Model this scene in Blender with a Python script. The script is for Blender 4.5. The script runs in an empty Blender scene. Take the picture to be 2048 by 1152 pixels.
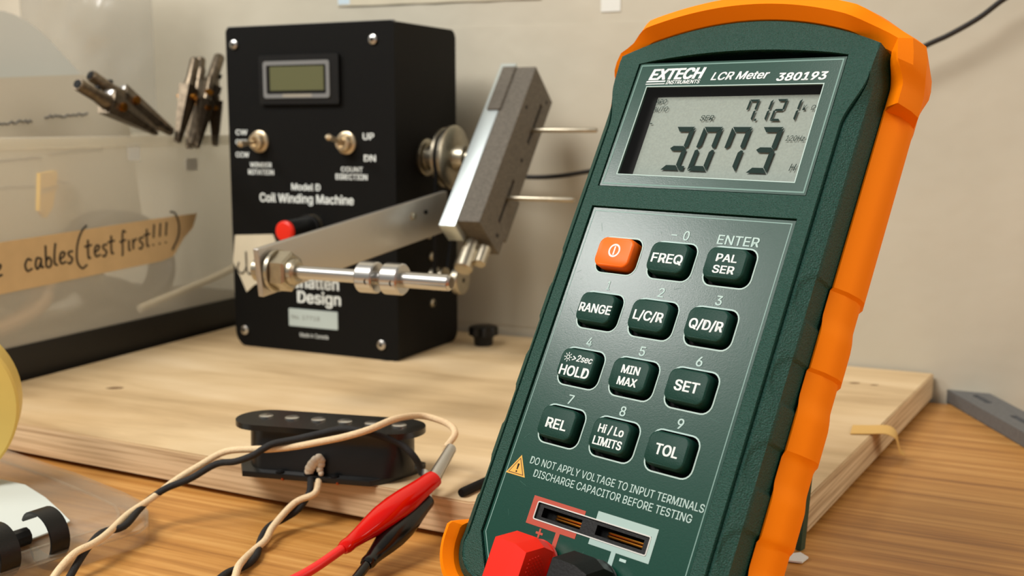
import bpy, bmesh, math, random
from mathutils import Vector, Matrix, noise
random.seed(7)
V = Vector
SC = bpy.context.scene
COL = SC.collection
PI = math.pi

# ------------------------------------------------------------------ materials
def srgb(r, g, b):
    f = lambda c: (c/255/12.92) if c/255 <= .04045 else ((c/255+.055)/1.055)**2.4
    return (f(r), f(g), f(b), 1)

def mat(name, col, rough=.5, metal=0., spec=.5, bump=0., bscale=500., coat=0., var=0., vscale=60., alpha=1.,
        trans=0., mott=0., mscale=30., stretch=(1, 1, 1), speck=0.):
    m = bpy.data.materials.new(name); m.use_nodes = True
    nt = m.node_tree; N = nt.nodes; L = nt.links
    b = N['Principled BSDF']
    c = col if len(col) == 4 else srgb(*col)
    b.inputs['Base Color'].default_value = c
    b.inputs['Roughness'].default_value = rough
    b.inputs['Metallic'].default_value = metal
    b.inputs['Specular IOR Level'].default_value = spec
    b.inputs['Coat Weight'].default_value = coat
    b.inputs['Coat Roughness'].default_value = .15
    b.inputs['Alpha'].default_value = alpha
    b.inputs['Transmission Weight'].default_value = trans
    tc = N.new('ShaderNodeTexCoord')
    mp = N.new('ShaderNodeMapping'); mp.inputs['Scale'].default_value = stretch
    L.new(tc.outputs['Object'], mp.inputs['Vector'])
    if bump:
        n = N.new('ShaderNodeTexNoise'); n.inputs['Scale'].default_value = bscale; n.inputs['Detail'].default_value = 3
        bp = N.new('ShaderNodeBump'); bp.inputs['Strength'].default_value = bump; bp.inputs['Distance'].default_value = .0005
        L.new(mp.outputs[0], n.inputs['Vector']); L.new(n.outputs['Fac'], bp.inputs['Height']); L.new(bp.outputs[0], b.inputs['Normal'])
    if var:
        n = N.new('ShaderNodeTexNoise'); n.inputs['Scale'].default_value = vscale; n.inputs['Detail'].default_value = 5
        r = N.new('ShaderNodeMapRange'); r.inputs[1].default_value = .3; r.inputs[2].default_value = .7
        r.inputs[3].default_value = 1-var; r.inputs[4].default_value = 1+var
        mx = N.new('ShaderNodeMix'); mx.data_type = 'RGBA'; mx.blend_type = 'MULTIPLY'; mx.inputs[0].default_value = 1
        mx.inputs[6].default_value = c
        L.new(mp.outputs[0], n.inputs['Vector']); L.new(n.outputs['Fac'], r.inputs[0]); L.new(r.outputs[0], mx.inputs[7])
        L.new(mx.outputs[2], b.inputs['Base Color'])
    return m

def ramp(N, stops):
    r = N.new('ShaderNodeValToRGB'); e = r.color_ramp.elements
    e[0].position, e[0].color = stops[0]; e[1].position, e[1].color = stops[-1]
    for p, c in stops[1:-1]:
        q = e.new(p); q.color = c
    return r

def wood(name, c1, c2, c3, rot, stretch, scale, rough=.5, bump=.1, ply=None, patches=False):
    m = bpy.data.materials.new(name); m.use_nodes = True
    nt = m.node_tree; N = nt.nodes; L = nt.links; b = N['Principled BSDF']
    b.inputs['Roughness'].default_value = rough
    tc = N.new('ShaderNodeTexCoord'); mp = N.new('ShaderNodeMapping'); mp.inputs['Rotation'].default_value = (0, 0, rot)
    mp2 = N.new('ShaderNodeMapping'); mp2.inputs['Scale'].default_value = stretch
    L.new(tc.outputs['Object'], mp.inputs['Vector']); L.new(mp.outputs[0], mp2.inputs['Vector'])
    n = N.new('ShaderNodeTexNoise'); n.inputs['Scale'].default_value = scale; n.inputs['Detail'].default_value = 7
    n.inputs['Roughness'].default_value = .6; n.inputs['Distortion'].default_value = .3
    L.new(mp2.outputs[0], n.inputs['Vector'])
    r = ramp(N, [(.3, srgb(*c1)), (.5, srgb(*c2)), (.7, srgb(*c3))]); L.new(n.outputs['Fac'], r.inputs[0])
    out = r.outputs[0]
    if patches:
        n2 = N.new('ShaderNodeTexNoise'); n2.inputs['Scale'].default_value = 9; n2.inputs['Detail'].default_value = 3
        L.new(mp.outputs[0], n2.inputs['Vector'])
        r2 = ramp(N, [(.35, (.80, .74, .66, 1)), (.55, (1, 1, 1, 1))]); L.new(n2.outputs['Fac'], r2.inputs[0])
        mx = N.new('ShaderNodeMix'); mx.data_type = 'RGBA'; mx.blend_type = 'MULTIPLY'; mx.inputs[0].default_value = .8
        L.new(out, mx.inputs[6]); L.new(r2.outputs[0], mx.inputs[7]); out = mx.outputs[2]
    L.new(out, b.inputs['Base Color'])
    bp = N.new('ShaderNodeBump'); bp.inputs['Strength'].default_value = bump; bp.inputs['Distance'].default_value = .0004
    L.new(n.outputs['Fac'], bp.inputs['Height']); L.new(bp.outputs[0], b.inputs['Normal'])
    return m

def plastic_clear(name, col, op, rough=.15):
    """thin milky plastic: part see-through, part scattering, with a glossy surface"""
    m = bpy.data.materials.new(name); m.use_nodes = True
    nt = m.node_tree; N = nt.nodes; L = nt.links
    N.remove(N['Principled BSDF']); out = N['Material Output']
    t = N.new('ShaderNodeBsdfTransparent'); t.inputs[0].default_value = (.93, .93, .92, 1)
    d = N.new('ShaderNodeBsdfDiffuse'); d.inputs[0].default_value = srgb(*col)
    tl = N.new('ShaderNodeBsdfTranslucent'); tl.inputs[0].default_value = srgb(*col)
    a = N.new('ShaderNodeMixShader'); a.inputs[0].default_value = .35
    L.new(d.outputs[0], a.inputs[1]); L.new(tl.outputs[0], a.inputs[2])
    x = N.new('ShaderNodeMixShader'); x.inputs[0].default_value = op
    L.new(t.outputs[0], x.inputs[1]); L.new(a.outputs[0], x.inputs[2])
    g = N.new('ShaderNodeBsdfGlossy'); g.inputs['Roughness'].default_value = rough
    f = N.new('ShaderNodeFresnel'); f.inputs[0].default_value = 1.45
    ge = N.new('ShaderNodeNewGeometry'); iv = N.new('ShaderNodeMath'); iv.operation = 'SUBTRACT'; iv.inputs[0].default_value = 1
    L.new(ge.outputs['Backfacing'], iv.inputs[1]); mu_ = N.new('ShaderNodeMath'); mu_.operation = 'MULTIPLY'
    L.new(f.outputs[0], mu_.inputs[0]); L.new(iv.outputs[0], mu_.inputs[1])
    y = N.new('ShaderNodeMixShader'); L.new(mu_.outputs[0], y.inputs[0])
    L.new(x.outputs[0], y.inputs[1]); L.new(g.outputs[0], y.inputs[2]); L.new(y.outputs[0], out.inputs['Surface'])
    return m

GREEN = mat('green_textured_plastic', (4, 64, 53), .48, spec=.45, bump=.9, bscale=2600, var=.30, vscale=2400)
GREEN_S = mat('green_smooth_plastic', (22, 70, 58), .4, spec=.5)
PANEL = mat('keypad_overlay_green', (2, 60, 47), .26, spec=.55, bump=.03, bscale=2500, var=.06, vscale=2000)
BUTTON = mat('rubber_button_green', (4, 54, 44), .55, spec=.3, bump=.15, bscale=2500)
ORANGE = mat('orange_rubber', (255, 134, 0), .6, spec=.12, bump=.05, bscale=1800)
ORBTN = mat('orange_button_rubber', (255, 108, 0), .45, spec=.4)
WHITEP = mat('white_print', (222, 229, 227), .5)
GREYP = mat('pale_green_print', (176, 202, 196), .5)
REDP = mat('red_orange_print', (176, 66, 42), .5)
YELP = mat('amber_print', (226, 172, 70), .5)
BLACKP = mat('black_plastic', (12, 12, 12), .42, spec=.35, bump=.1, bscale=1500)
BLACKM = mat('black_matte', (10, 10, 10), .6, spec=.2)
BLACKC = mat('black_crinkle_paint', (9, 9, 8), .6, spec=.15, bump=.25, bscale=900)
HOUSE = mat('black_housing_paint', (12, 10, 8), .6, spec=.15, bump=.25, bscale=700)
DGREEN = mat('dark_green_recess', (8, 34, 28), .5)
LCDBG = mat('lcd_grey_glass', (160, 170, 163), .6, spec=.1, bump=.05, bscale=2500, var=.07, vscale=1600)
SEG = mat('lcd_segment_ink', (30, 50, 46), .7, spec=.1)
BRASS = mat('brass', (196, 130, 48), .3, 1.)
BRASSD = mat('aged_bronze', (112, 100, 84), .36, .85, var=.35, vscale=400)
STEEL = mat('steel', (200, 198, 194), .28, 1.)
NICK = mat('nickel', (178, 170, 152), .34, 1., var=.1, vscale=300)
ALU = mat('brushed_aluminium', (190, 186, 178), .38, .9, bump=.2, bscale=300, stretch=(.05, 1, 1))
ALUB = mat('bright_aluminium', (205, 215, 216), .35, .8)
GREYB = mat('grey_textured_composite', (92, 86, 76), .7, bump=.6, bscale=900, var=.3, vscale=900)
GREYS = mat('grey_sharpening_stone', (96, 96, 95), .7, bump=.4, bscale=900, var=.12, vscale=500)
RED = mat('red_vinyl', (204, 12, 3), .10, spec=.4)
REDW = mat('red_wire_insulation', (235, 44, 40), .35)
REDC = mat('red_knob_cap', (222, 36, 14), .4)
REDG = mat('red_plug_plastic', (232, 36, 16), .35, spec=.35)
BLKV = mat('black_vinyl', (6, 6, 6), .2, spec=.5)
CLOTHW = mat('cream_cloth_wire', (226, 200, 160), .8, bump=.5, bscale=2500, var=.08, vscale=1200)
CLOTHB = mat('black_cloth_wire', (21, 20, 20), .75, bump=.6, bscale=2500)
WAX = mat('cream_wax', (215, 200, 175), .5)
FIBRE = mat('black_fibre_board', (13, 13, 12), .32, spec=.5)
COIL = mat('black_coil_tape', (8, 9, 10), .35, spec=.5)
COPPER = mat('copper_solder', (170, 84, 50), .35, .9)
PAPER = mat('white_paper', (226, 228, 222), .8)
PAPERB = mat('cream_paper', (205, 196, 172), .8, var=.05)
MASK = mat('masking_tape', (214, 182, 134), .7, var=.05, vscale=100)
MASKY = mat('yellow_masking_tape', (212, 170, 96), .6)
INK = mat('black_marker_ink', (44, 36, 26), .7)
INKG = mat('faded_ink', (112, 110, 108), .7)
TAPEROLL = mat('cream_tape_roll', (226, 196, 104), .45, var=.04)
LCDM = mat('dark_green_lcd', (92, 94, 62), .4)
GREYF = mat('grey_frame', (120, 122, 122), .4)
CABLE = mat('black_cable_sheath', (30, 28, 26), .4)
TOGB = mat('toggle_bushing', (206, 188, 158), .3, .8)
CLEARB = plastic_clear('milky_storage_plastic', (250, 244, 228), .36, .25)
CLEARC = plastic_clear('clear_folder_plastic', (240, 226, 204), .17, .12)
BAG = plastic_clear('thin_bag_plastic', (196, 192, 180), .28, .22)
GLASS = plastic_clear('lcd_window', (150, 165, 160), .0, .03)
BROWN = mat('brown_cable', (168, 130, 92), .5)
DKGREY = mat('dark_grey_plastic', (52, 50, 46), .5)
YEL = mat('yellow_plastic', (238, 184, 8), .5)
DESK = wood('bamboo_desk_wood', (150, 98, 42), (190, 134, 66), (216, 164, 94), 0, (1.4, 44, 44), 6, .42, .12)
BOARD = wood('birch_plywood_face', (184, 156, 116), (211, 184, 142), (224, 200, 162), .45, (2.2, 12, 12), 3.2, .6, .1, patches=True)

def ply_edge():
    m = bpy.data.materials.new('plywood_edge_plies'); m.use_nodes = True
    nt = m.node_tree; N = nt.nodes; L = nt.links; b = N['Principled BSDF']; b.inputs['Roughness'].default_value = .75
    tc = N.new('ShaderNodeTexCoord'); mp = N.new('ShaderNodeMapping'); mp.inputs['Scale'].default_value = (6, 6, 330)
    L.new(tc.outputs['Object'], mp.inputs['Vector'])
    n = N.new('ShaderNodeTexNoise'); n.inputs['Scale'].default_value = 2.2; n.inputs['Detail'].default_value = 5
    L.new(mp.outputs[0], n.inputs['Vector'])
    r = ramp(N, [(.25, srgb(138, 104, 74)), (.42, srgb(190, 162, 124)), (.6, srgb(220, 194, 156)), (.8, srgb(204, 176, 136))])
    L.new(n.outputs['Fac'], r.inputs[0]); L.new(r.outputs[0], b.inputs['Base Color'])
    return m
PLY = ply_edge()

def wall_mat():
    m = bpy.data.materials.new('painted_plaster_wall'); m.use_nodes = True
    nt = m.node_tree; N = nt.nodes; L = nt.links; b = N['Principled BSDF']; b.inputs['Roughness'].default_value = .6
    tc = N.new('ShaderNodeTexCoord')
    n = N.new('ShaderNodeTexNoise'); n.inputs['Scale'].default_value = 6; n.inputs['Detail'].default_value = 4
    L.new(tc.outputs['Object'], n.inputs['Vector'])
    r = ramp(N, [(.35, srgb(182, 176, 158)), (.6, srgb(199, 193, 175))])
    L.new(n.outputs['Fac'], r.inputs[0]); L.new(r.outputs[0], b.inputs['Base Color'])
    n2 = N.new('ShaderNodeTexNoise'); n2.inputs['Scale'].default_value = 22; n2.inputs['Detail'].default_value = 3
    L.new(tc.outputs['Object'], n2.inputs['Vector'])
    bp = N.new('ShaderNodeBump'); bp.inputs['Strength'].default_value = .35; bp.inputs['Distance'].default_value = .004
    L.new(n2.outputs['Fac'], bp.inputs['Height']); L.new(bp.outputs[0], b.inputs['Normal'])
    return m
WALL = wall_mat()

# ------------------------------------------------------------------ mesh builder (millimetres)
class MB:
    def __init__(s): s.v = []; s.f = []; s.m = []; s.mats = []
    def mi(s, m):
        if m not in s.mats: s.mats.append(m)
        return s.mats.index(m)
    def add(s, vs, fs, m):
        o = len(s.v); k = s.mi(m)
        s.v += [V(p) for p in vs]; s.f += [tuple(i+o for i in f) for f in fs]; s.m += [k]*len(fs); return s
    def xf(s, M, i0=0):
        for i in range(i0, len(s.v)): s.v[i] = M @ s.v[i]
        return s
    def box(s, a, b, m, bev=0.):
        bm = bmesh.new(); bmesh.ops.create_cube(bm, size=1)
        c = [(a[i]+b[i])/2 for i in range(3)]; d = [abs(b[i]-a[i]) for i in range(3)]
        for v in bm.verts: v.co = V((v.co.x*d[0]+c[0], v.co.y*d[1]+c[1], v.co.z*d[2]+c[2]))
        if bev: bmesh.ops.bevel(bm, geom=bm.edges[:], offset=bev, segments=3, affect='EDGES', profile=.5)
        s.bm(bm, m); return s
    def bm(s, bm, m):
        bm.verts.index_update()
        s.add([v.co.copy() for v in bm.verts], [tuple(v.index for v in f.verts) for f in bm.faces], m); bm.free(); return s
    def prism(s, poly, z0, z1, m, axis='z', bev=0., segs=2):
        """poly in 2-D extruded; axis z: (x,y)->z ; y: (x,z)->y ; x: (y,z)->x"""
        bm = bmesh.new()
        def P(p, h):
            return (p[0], p[1], h) if axis == 'z' else (p[0], h, p[1]) if axis == 'y' else (h, p[0], p[1])
        lo = [bm.verts.new(P(p, z0)) for p in poly]; hi = [bm.verts.new(P(p, z1)) for p in poly]
        n = len(poly); top = bm.faces.new(hi); bot = bm.faces.new(lo[::-1])
        for i in range(n): bm.faces.new((lo[i], lo[(i+1) % n], hi[(i+1) % n], hi[i]))
        if bev:
            bmesh.ops.bevel(bm, geom=[e for e in top.edges], offset=bev, segments=segs, affect='EDGES', profile=.5)
        bmesh.ops.recalc_face_normals(bm, faces=bm.faces[:])
        s.bm(bm, m); return s
    def plate(s, outer, holes, z0, z1, m):
        """flat plate with holes, thickness z0..z1, poly in xy"""
        bm = bmesh.new(); loops = [outer]+holes; es = []; vl = []
        for lp in loops:
            vs = [bm.verts.new((p[0], p[1], z1)) for p in lp]; vl.append(vs)
            es += [bm.edges.new((vs[i], vs[(i+1) % len(vs)])) for i in range(len(vs))]
        bmesh.ops.triangle_fill(bm, edges=es, use_beauty=True, use_dissolve=False, normal=(0, 0, 1))
        for f in bm.faces:
            if f.normal.z < 0: f.normal_flip()
        for vs in vl:
            lo = [bm.verts.new((v.co.x, v.co.y, z0)) for v in vs]; n = len(vs)
            for i in range(n): bm.faces.new((lo[i], lo[(i+1) % n], vs[(i+1) % n], vs[i]))
        s.bm(bm, m); return s
    def ring(s, poly, w, z0, z1, m):
        inn = inset(poly, w)
        return s.plate(poly, [inn], z0, z1, m)
    def tube(s, pts, r, m, n=10, cap=True, flat=1., up=None, closed=False):
        pts = [V(p) for p in pts]; k = len(pts)
        rr = r if isinstance(r, (list, tuple)) else [r]*k
        T = [((pts[(i+1) % k] if (closed or i < k-1) else pts[i]) - (pts[i-1] if (closed or i > 0) else pts[i])).normalized() for i in range(k)]
        u = V(up) if up else (V((0, 0, 1)) if abs(T[0].z) < .9 else V((1, 0, 0)))
        vs = []; fs = []
        for i in range(k):
            u = (u - T[i]*u.dot(T[i])).normalized(); w = T[i].cross(u)
            for j in range(n):
                a = 2*PI*j/n; vs.append(pts[i] + u*math.cos(a)*rr[i]*flat + w*math.sin(a)*rr[i])
        for i in range(k if closed else k-1):
            for j in range(n):
                a = i*n+j; b = i*n+(j+1) % n; c = ((i+1) % k)*n+(j+1) % n; d = ((i+1) % k)*n+j
                fs.append((a, b, c, d))
        if cap and not closed: fs += [tuple(range(n))[::-1], tuple(range((k-1)*n, k*n))]
        return s.add(vs, fs, m)
    def lathe(s, o, ax, prof, m, n=24, up=None):
        """prof = [(distance along axis, radius)]"""
        ax = V(ax).normalized(); u = V(up) if up else (V((0, 0, 1)) if abs(ax.z) < .9 else V((1, 0, 0)))
        u = (u-ax*u.dot(ax)).normalized(); w = ax.cross(u); o = V(o); vs = []; fs = []
        for t, r in prof:
            for j in range(n):
                a = 2*PI*j/n; vs.append(o+ax*t+(u*math.cos(a)+w*math.sin(a))*max(r, 1e-4))
        for i in range(len(prof)-1):
            for j in range(n): fs.append((i*n+j, i*n+(j+1) % n, (i+1)*n+(j+1) % n, (i+1)*n+j))
        fs += [tuple(range(n))[::-1], tuple(range((len(prof)-1)*n, len(prof)*n))]
        return s.add(vs, fs, m)
    def build(s, name, parent=None, loc=None, rot=None, angle=35, smooth=True):
        me = bpy.data.meshes.new(name)
        base = V(loc) if loc is not None else V((0, 0, 0))
        me.from_pydata([v*.001 for v in s.v], [], s.f)
        for m in s.mats: me.materials.append(m)
        me.polygons.foreach_set('material_index', s.m)
        me.validate(); me.update()
        bm = bmesh.new(); bm.from_mesh(me); bmesh.ops.recalc_face_normals(bm, faces=bm.faces[:]); bm.to_mesh(me); bm.free()
        if smooth:
            me.shade_smooth() if hasattr(me, 'shade_smooth') else None
            me.set_sharp_from_angle(angle=math.radians(angle))
        o = bpy.data.objects.new(name, me); COL.objects.link(o)
        if parent: o.parent = parent
        o.location = base
        if rot is not None: o.rotation_euler = rot
        return o

def inset(poly, w):
    n = len(poly); out = []
    A = sum(poly[i][0]*poly[(i+1) % n][1]-poly[(i+1) % n][0]*poly[i][1] for i in range(n))
    sg = 1 if A > 0 else -1
    for i in range(n):
        p0, p1, p2 = V(poly[i-1][:2]), V(poly[i][:2]), V(poly[(i+1) % n][:2])
        d1 = (p1-p0).normalized(); d2 = (p2-p1).normalized()
        n1 = V((-d1.y, d1.x))*sg; n2 = V((-d2.y, d2.x))*sg; b = n1+n2
        b = b/max(b.length_squared/2, .3) if b.length > 1e-6 else n1
        out.append(tuple(p1+b*w))
    return out

def rrect(cx, cy, w, h, r, n=5):
    o = []
    for sx, sy, a0 in ((1, 1, 0), (-1, 1, 90), (-1, -1, 180), (1, -1, 270)):
        for k in range(n+1):
            a = math.radians(a0+90*k/n); o.append((cx+sx*(w/2-r)+r*math.cos(a), cy+sy*(h/2-r)+r*math.sin(a)))
    return o

def crom(pts, n=6):
    P = [V(p) for p in pts]; P = [P[0]*2-P[1]]+P+[P[-1]*2-P[-2]]; out = []
    for i in range(1, len(P)-2):
        a, b, c, d = P[i-1:i+3]
        for k in range(n):
            t = k/n; out.append(.5*((2*b)+(c-a)*t+(2*a-5*b+4*c-d)*t*t+(3*b-a-3*c+d)*t**3))
    out.append(P[-2]); return out

_txt = {}
try:      # the lettering font that ships with Blender itself; the built-in one otherwise
    SANS = bpy.data.fonts.load(bpy.utils.system_resource('DATAFILES', path='fonts') + '/Inter.woff2')
except Exception:
    SANS = None
def text2d(body, bold=0., shear=0., space=1.):
    key = (body, bold, shear, space)
    if key in _txt: return _txt[key]
    cu = bpy.data.curves.new('t', 'FONT'); cu.body = body; cu.size = 1
    if SANS: cu.font = SANS
    cu.shear = shear
    cu.space_character = space; cu.resolution_u = 3; cu.fill_mode = 'FRONT'
    o = bpy.data.objects.new('t', cu); COL.objects.link(o)
    dg = bpy.context.evaluated_depsgraph_get(); me = bpy.data.meshes.new_from_object(o.evaluated_get(dg))
    vs = [(v.co.x, v.co.y) for v in me.vertices]; fs = [tuple(p.vertices) for p in me.polygons]
    bpy.data.objects.remove(o); bpy.data.curves.remove(cu); bpy.data.meshes.remove(me)
    _txt[key] = (vs, fs); return vs, fs

def text(mb, body, cx, cy, h, m, w=None, z=0., bold=.02, shear=0., space=1., align='c', rot=0., M=None, capref='H'):
    vs, fs = text2d(body, bold, shear, space)
    ref = text2d(capref, bold, 0, 1)[0]; ch = max(p[1] for p in ref)-min(p[1] for p in ref)
    x0 = min(p[0] for p in vs); x1 = max(p[0] for p in vs); s = h/ch; sx = (w/(x1-x0)) if w else s
    base = min(p[1] for p in ref)
    out = []
    for x, y in vs:
        X = (x-x0)*sx - (((x1-x0)*sx)/2 if align == 'c' else 0); Y = (y-base)*s-h/2
        c, q = math.cos(rot), math.sin(rot); X, Y = X*c-Y*q, X*q+Y*c
        p = V((cx+X, cy+Y, z)); out.append(M @ p if M else p)
    n = len(out)
    if bold:      # heavier strokes: the same glyphs repeated a hair apart
        b_ = bold*s*1.1; base_o = list(out); sh = []
        for q_, (dx, dy) in enumerate(((-b_, -b_*.5), (b_, -b_*.5), (-b_, b_*.5), (b_, b_*.5))):
            d_ = V((dx*math.cos(rot)-dy*math.sin(rot), dx*math.sin(rot)+dy*math.cos(rot), 0))
            if M: d_ = M.to_3x3() @ d_
            nz = (M.to_3x3() @ V((0, 0, -1))) if M else V((0, 0, 1))
            sh += [p+d_+nz*(.006*q_) for p in base_o]
        out = sh; fs = [tuple(i+n*q_ for i in f) for q_ in range(4) for f in fs]
    mb.add(out, fs, m)

def thing(name, label, cat, loc, R=None, group=None):
    o = bpy.data.objects.new(name, None); COL.objects.link(o); o.empty_display_size = .01
    Mx = (R.to_4x4() if R else Matrix.Identity(4)); Mx = Matrix.Translation(V(loc)*.001) @ Mx
    o.matrix_world = Mx; o['label'] = label; o['category'] = cat
    if group: o['group'] = group
    return o
def tag(o, label, cat, group=None):
    o['label'] = label; o['category'] = cat
    if group: o['group'] = group
    return o
def structure(o, label=None):
    o['kind'] = 'structure'
    if label: o['label'] = label
    return o
def basis(x, y, z): return Matrix((V(x), V(y), V(z))).transposed()
def recentre(mb):
    c = mb.v[0].copy(); z = min(v.z for v in mb.v); c.z = z
    for i in range(len(mb.v)): mb.v[i] = mb.v[i]-c
    return c*.001

ex, ey, ez = V((.9003, -.4353, 0)), V((.4353, .9003, 0)), V((0, 0, 1))     # axes of wall, board and machine

# ------------------------------------------------------------------ room and desk
mb = MB(); Wc = V((208.5, 536.7, 0)); Rw = basis(ex, ey, ez)
mb.box((-1500, 0, -760), (1500, 60, 1640), WALL)
w = mb.build('wall_back', loc=Wc*.001); w.rotation_euler = Rw.to_euler(); structure(w)
mb = MB(); mb.box((-2200, -2600, -40), (2200, 1800, 0), mat('floor_boards', (120, 96, 74), .5, var=.15, vscale=8))
structure(mb.build('floor', loc=(0, 0, -.76)))
# desk: top + four legs
t = thing('desk', 'orange-brown streaked wooden desk top under the plywood board', 'desk', (208.5-ey.x*2, 536.7-ey.y*2, -760), Rw)
mb = MB(); mb.box((-1150, -900, 735), (450, 0, 760), DESK, 2)
mb.build('tabletop', t)
for x in (-1110, 410):
    for y in (-860, -40):
        mb = MB(); mb.box((x-22, y-22, 0), (x+22, y+22, 735), DESK, 2); mb.build('leg', t)
# wall patches: drywall seam and blister (their own relief on the wall)
def wallbox(name, x0, x1, z0, z1, d, m, label, cat, sl=0., bumps=0):
    mb = MB(); n = 12
    vs = []; fs = []
    for k in range(n+1):
        x = x0+(x1-x0)*k/n; dz = sl*(x-x0); wob = bumps*math.sin(k*1.9)
        for (yy, z) in ((0, z0+dz+wob*.3), (-d-abs(wob), z0+dz+wob*.3), (-d-abs(wob), z1+dz), (0, z1+dz)): vs.append((x, yy-.02, z))
    for k in range(n):
        for j in range(4): fs.append((k*4+j, k*4+(j+1) % 4, (k+1)*4+(j+1) % 4, (k+1)*4+j))
    fs += [(0, 1, 2, 3), (n*4+3, n*4+2, n*4+1, n*4)]
    mb.add(vs, fs, m); c = V((x0, 0, z0)); mb.v = [v-c for v in mb.v]
    o = mb.build(name, loc=(Wc+ex*x0+ez*z0)*.001); o.rotation_euler = Rw.to_euler()
    return tag(o, label, cat) if label else structure(o)
wallbox('paper_sheet', -346, -214, 202.6, 300, .6, PAPERB, 'pale paper sheet on the wall, its lower edge at the top of the photo', 'paper', -.012, .4)
wallbox('blue_paper_corner', -345.5, -333, 203.6, 240, .9, mat('bluish_paper', (196, 214, 224), .6), 'small bluish-white paper scrap at the corner of the wall paper', 'paper')
wallbox('tape_scrap', -179, -168, 192.5, 240, .5, PAPER, 'white tape scrap on the wall above the orange meter top', 'tape')
wallbox('trim_1', -285, -150, 20, 188, .3, WALL, None, None, -.01)

# wall cable
cab = [(231.4, 518.9, 194.1), (222.5, 523.3, 189.1), (213.4, 527.6, 181.2), (202.2, 533.1, 174.0), (192.6, 537.7, 169.1), (162.7, 552.2, 152.3), (119.5, 573.1, 130.8), (72.4, 595.9, 114.5), (43.3, 609.9, 108.7), (26.2, 618.2, 105.7), (9.9, 626.0, 105.1), (-6.7, 634.1, 106.9), (-23.7, 642.3, 110.8), (-60, 655.5, 118)]
cab = [V(p)-ey*6 for p in cab]
mb = MB(); mb.tube(crom([V(cab[0])+V((18, -9, 16))]+cab, 6), 1.25, CABLE); c = recentre(mb)
tag(mb.build('cable', loc=c), 'thin black cable hanging along the wall behind the meter', 'cable')

# ------------------------------------------------------------------ plywood board
P = [(204.5, 536.4), (204.5-ex.x*385, 536.4-ex.y*385), (-152, 700), (-251.5, 471.5), (-14, 348.3), (96.5, 353.5)]
bx0 = V((-100, 450, 0))
mb = MB(); poly = [(p[0]-bx0.x, p[1]-bx0.y) for p in P]
bm = bmesh.new(); lo = [bm.verts.new((p[0], p[1], 2.2)) for p in poly]; hi = [bm.verts.new((p[0], p[1], 14)) for p in poly]
ft = bm.faces.new(hi); bm.faces.new(lo[::-1])
for i in range(6): bm.faces.new((lo[i], lo[(i+1) % 6], hi[(i+1) % 6], hi[i]))
bmesh.ops.bevel(bm, geom=list(ft.edges), offset=.5, segments=2, affect='EDGES')
bmesh.ops.recalc_face_normals(bm, faces=bm.faces[:]); bm.verts.index_update()
vs = [v.co.copy() for v in bm.verts]
mb.add(vs, [tuple(v.index for v in f.verts) for f in bm.faces if abs(f.normal.z) > .7], BOARD)
mb.add(vs, [tuple(v.index for v in f.verts) for f in bm.faces if abs(f.normal.z) <= .7], PLY); bm.free()
mb.prism(inset(poly, 22), 0, 2.3, PLY)
brd = tag(mb.build('plywood_board', loc=bx0*.001), 'pale plywood board with layered edge, carrying the winding machine', 'board')
# dark knots are pattern of the board
kn = MB(); 
for (x, y, r) in ((-182, 506, 2.4), (150, 520, 2.0), (160, 516, 1.6), (168, 512, 1.2)):
    kn.prism([(x-bx0.x+r*1.6*math.cos(a*PI/6)*(1+.2*math.sin(a*2.3)), y-bx0.y+r*math.sin(a*PI/6)) for a in range(12)], 13.9, 14.03, mat('knot_brown', (120, 92, 62), .7))
kn.build('wood_knots', brd)['kind'] = 'stuff'

# masking tape strip curling over the board edge
t0, t1 = V((137.3, 431.2, 14.25)), V((147.5, 434.0, 14.25))
mb = MB()
path = [V((134.0, 433.5, 14.35)), V((141, 433.0, 14.4)), V((147.5, 432.5, 14.5)), V((151.0, 432.0, 12.6)), V((153.0, 434.5, 8.5)), V((155.5, 438.5, 4)), V((159.5, 444.5, .8))]
pp = crom(path, 5); vs = []; fs = []
for i, p in enumerate(pp):
    q = p + V((2.3, 6.2, 0))*(1 if i < 12 else 1-.75*(i-12)/(len(pp)-13)); r = p - V((2.3, 6.2, 0))*(1 if i < 12 else 1-.75*(i-12)/(len(pp)-13))
    vs += [q, r, r+V((.05, 0, .25)), q+V((.05, 0, .25))]
for i in range(len(pp)-1):
    for j in range(4): fs.append((i*4+j, i*4+(j+1) % 4, (i+1)*4+(j+1) % 4, (i+1)*4+j))
fs += [(0, 1, 2, 3), tuple(len(vs)-4+k for k in (3, 2, 1, 0))]
mb.add(vs, fs, MASKY); c = recentre(mb)
tag(mb.build('tape_strip', loc=c), 'strip of yellow masking tape curling off the right edge of the board', 'tape')

# black stick beside the meter
mb = MB(); a, b = V((-16.5, 352.5, 15.6)), V((2.0, 381, 15.6)); mb.tube([a, a+(b-a)*.02, b], [1.3, 1.5, 1.5], BLACKM, 12); c = recentre(mb)
tag(mb.build('rod', loc=c), 'short thin black rod lying on the board edge left of the meter', 'rod')

# star knob
t = thing('star_knob', 'small black plastic knob standing on the board right of the machine', 'knob', (-15.6, 607.5, 14))
mb = MB(); mb.lathe((0, 0, 0), (0, 0, 1), [(0, 4.6), (.5, 5.2), (5, 5.4), (6, 6)], BLACKP, 28); mb.build('hub', t)
mb = MB(); pts = [((7.3+.7*math.cos(8*a))*math.cos(a), (7.3+.7*math.cos(8*a))*math.sin(a)) for a in [2*PI*k/64 for k in range(64)]]
mb.prism(pts, 5.6, 10.5, BLACKP, bev=.8); mb.build('grip', t)

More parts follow.
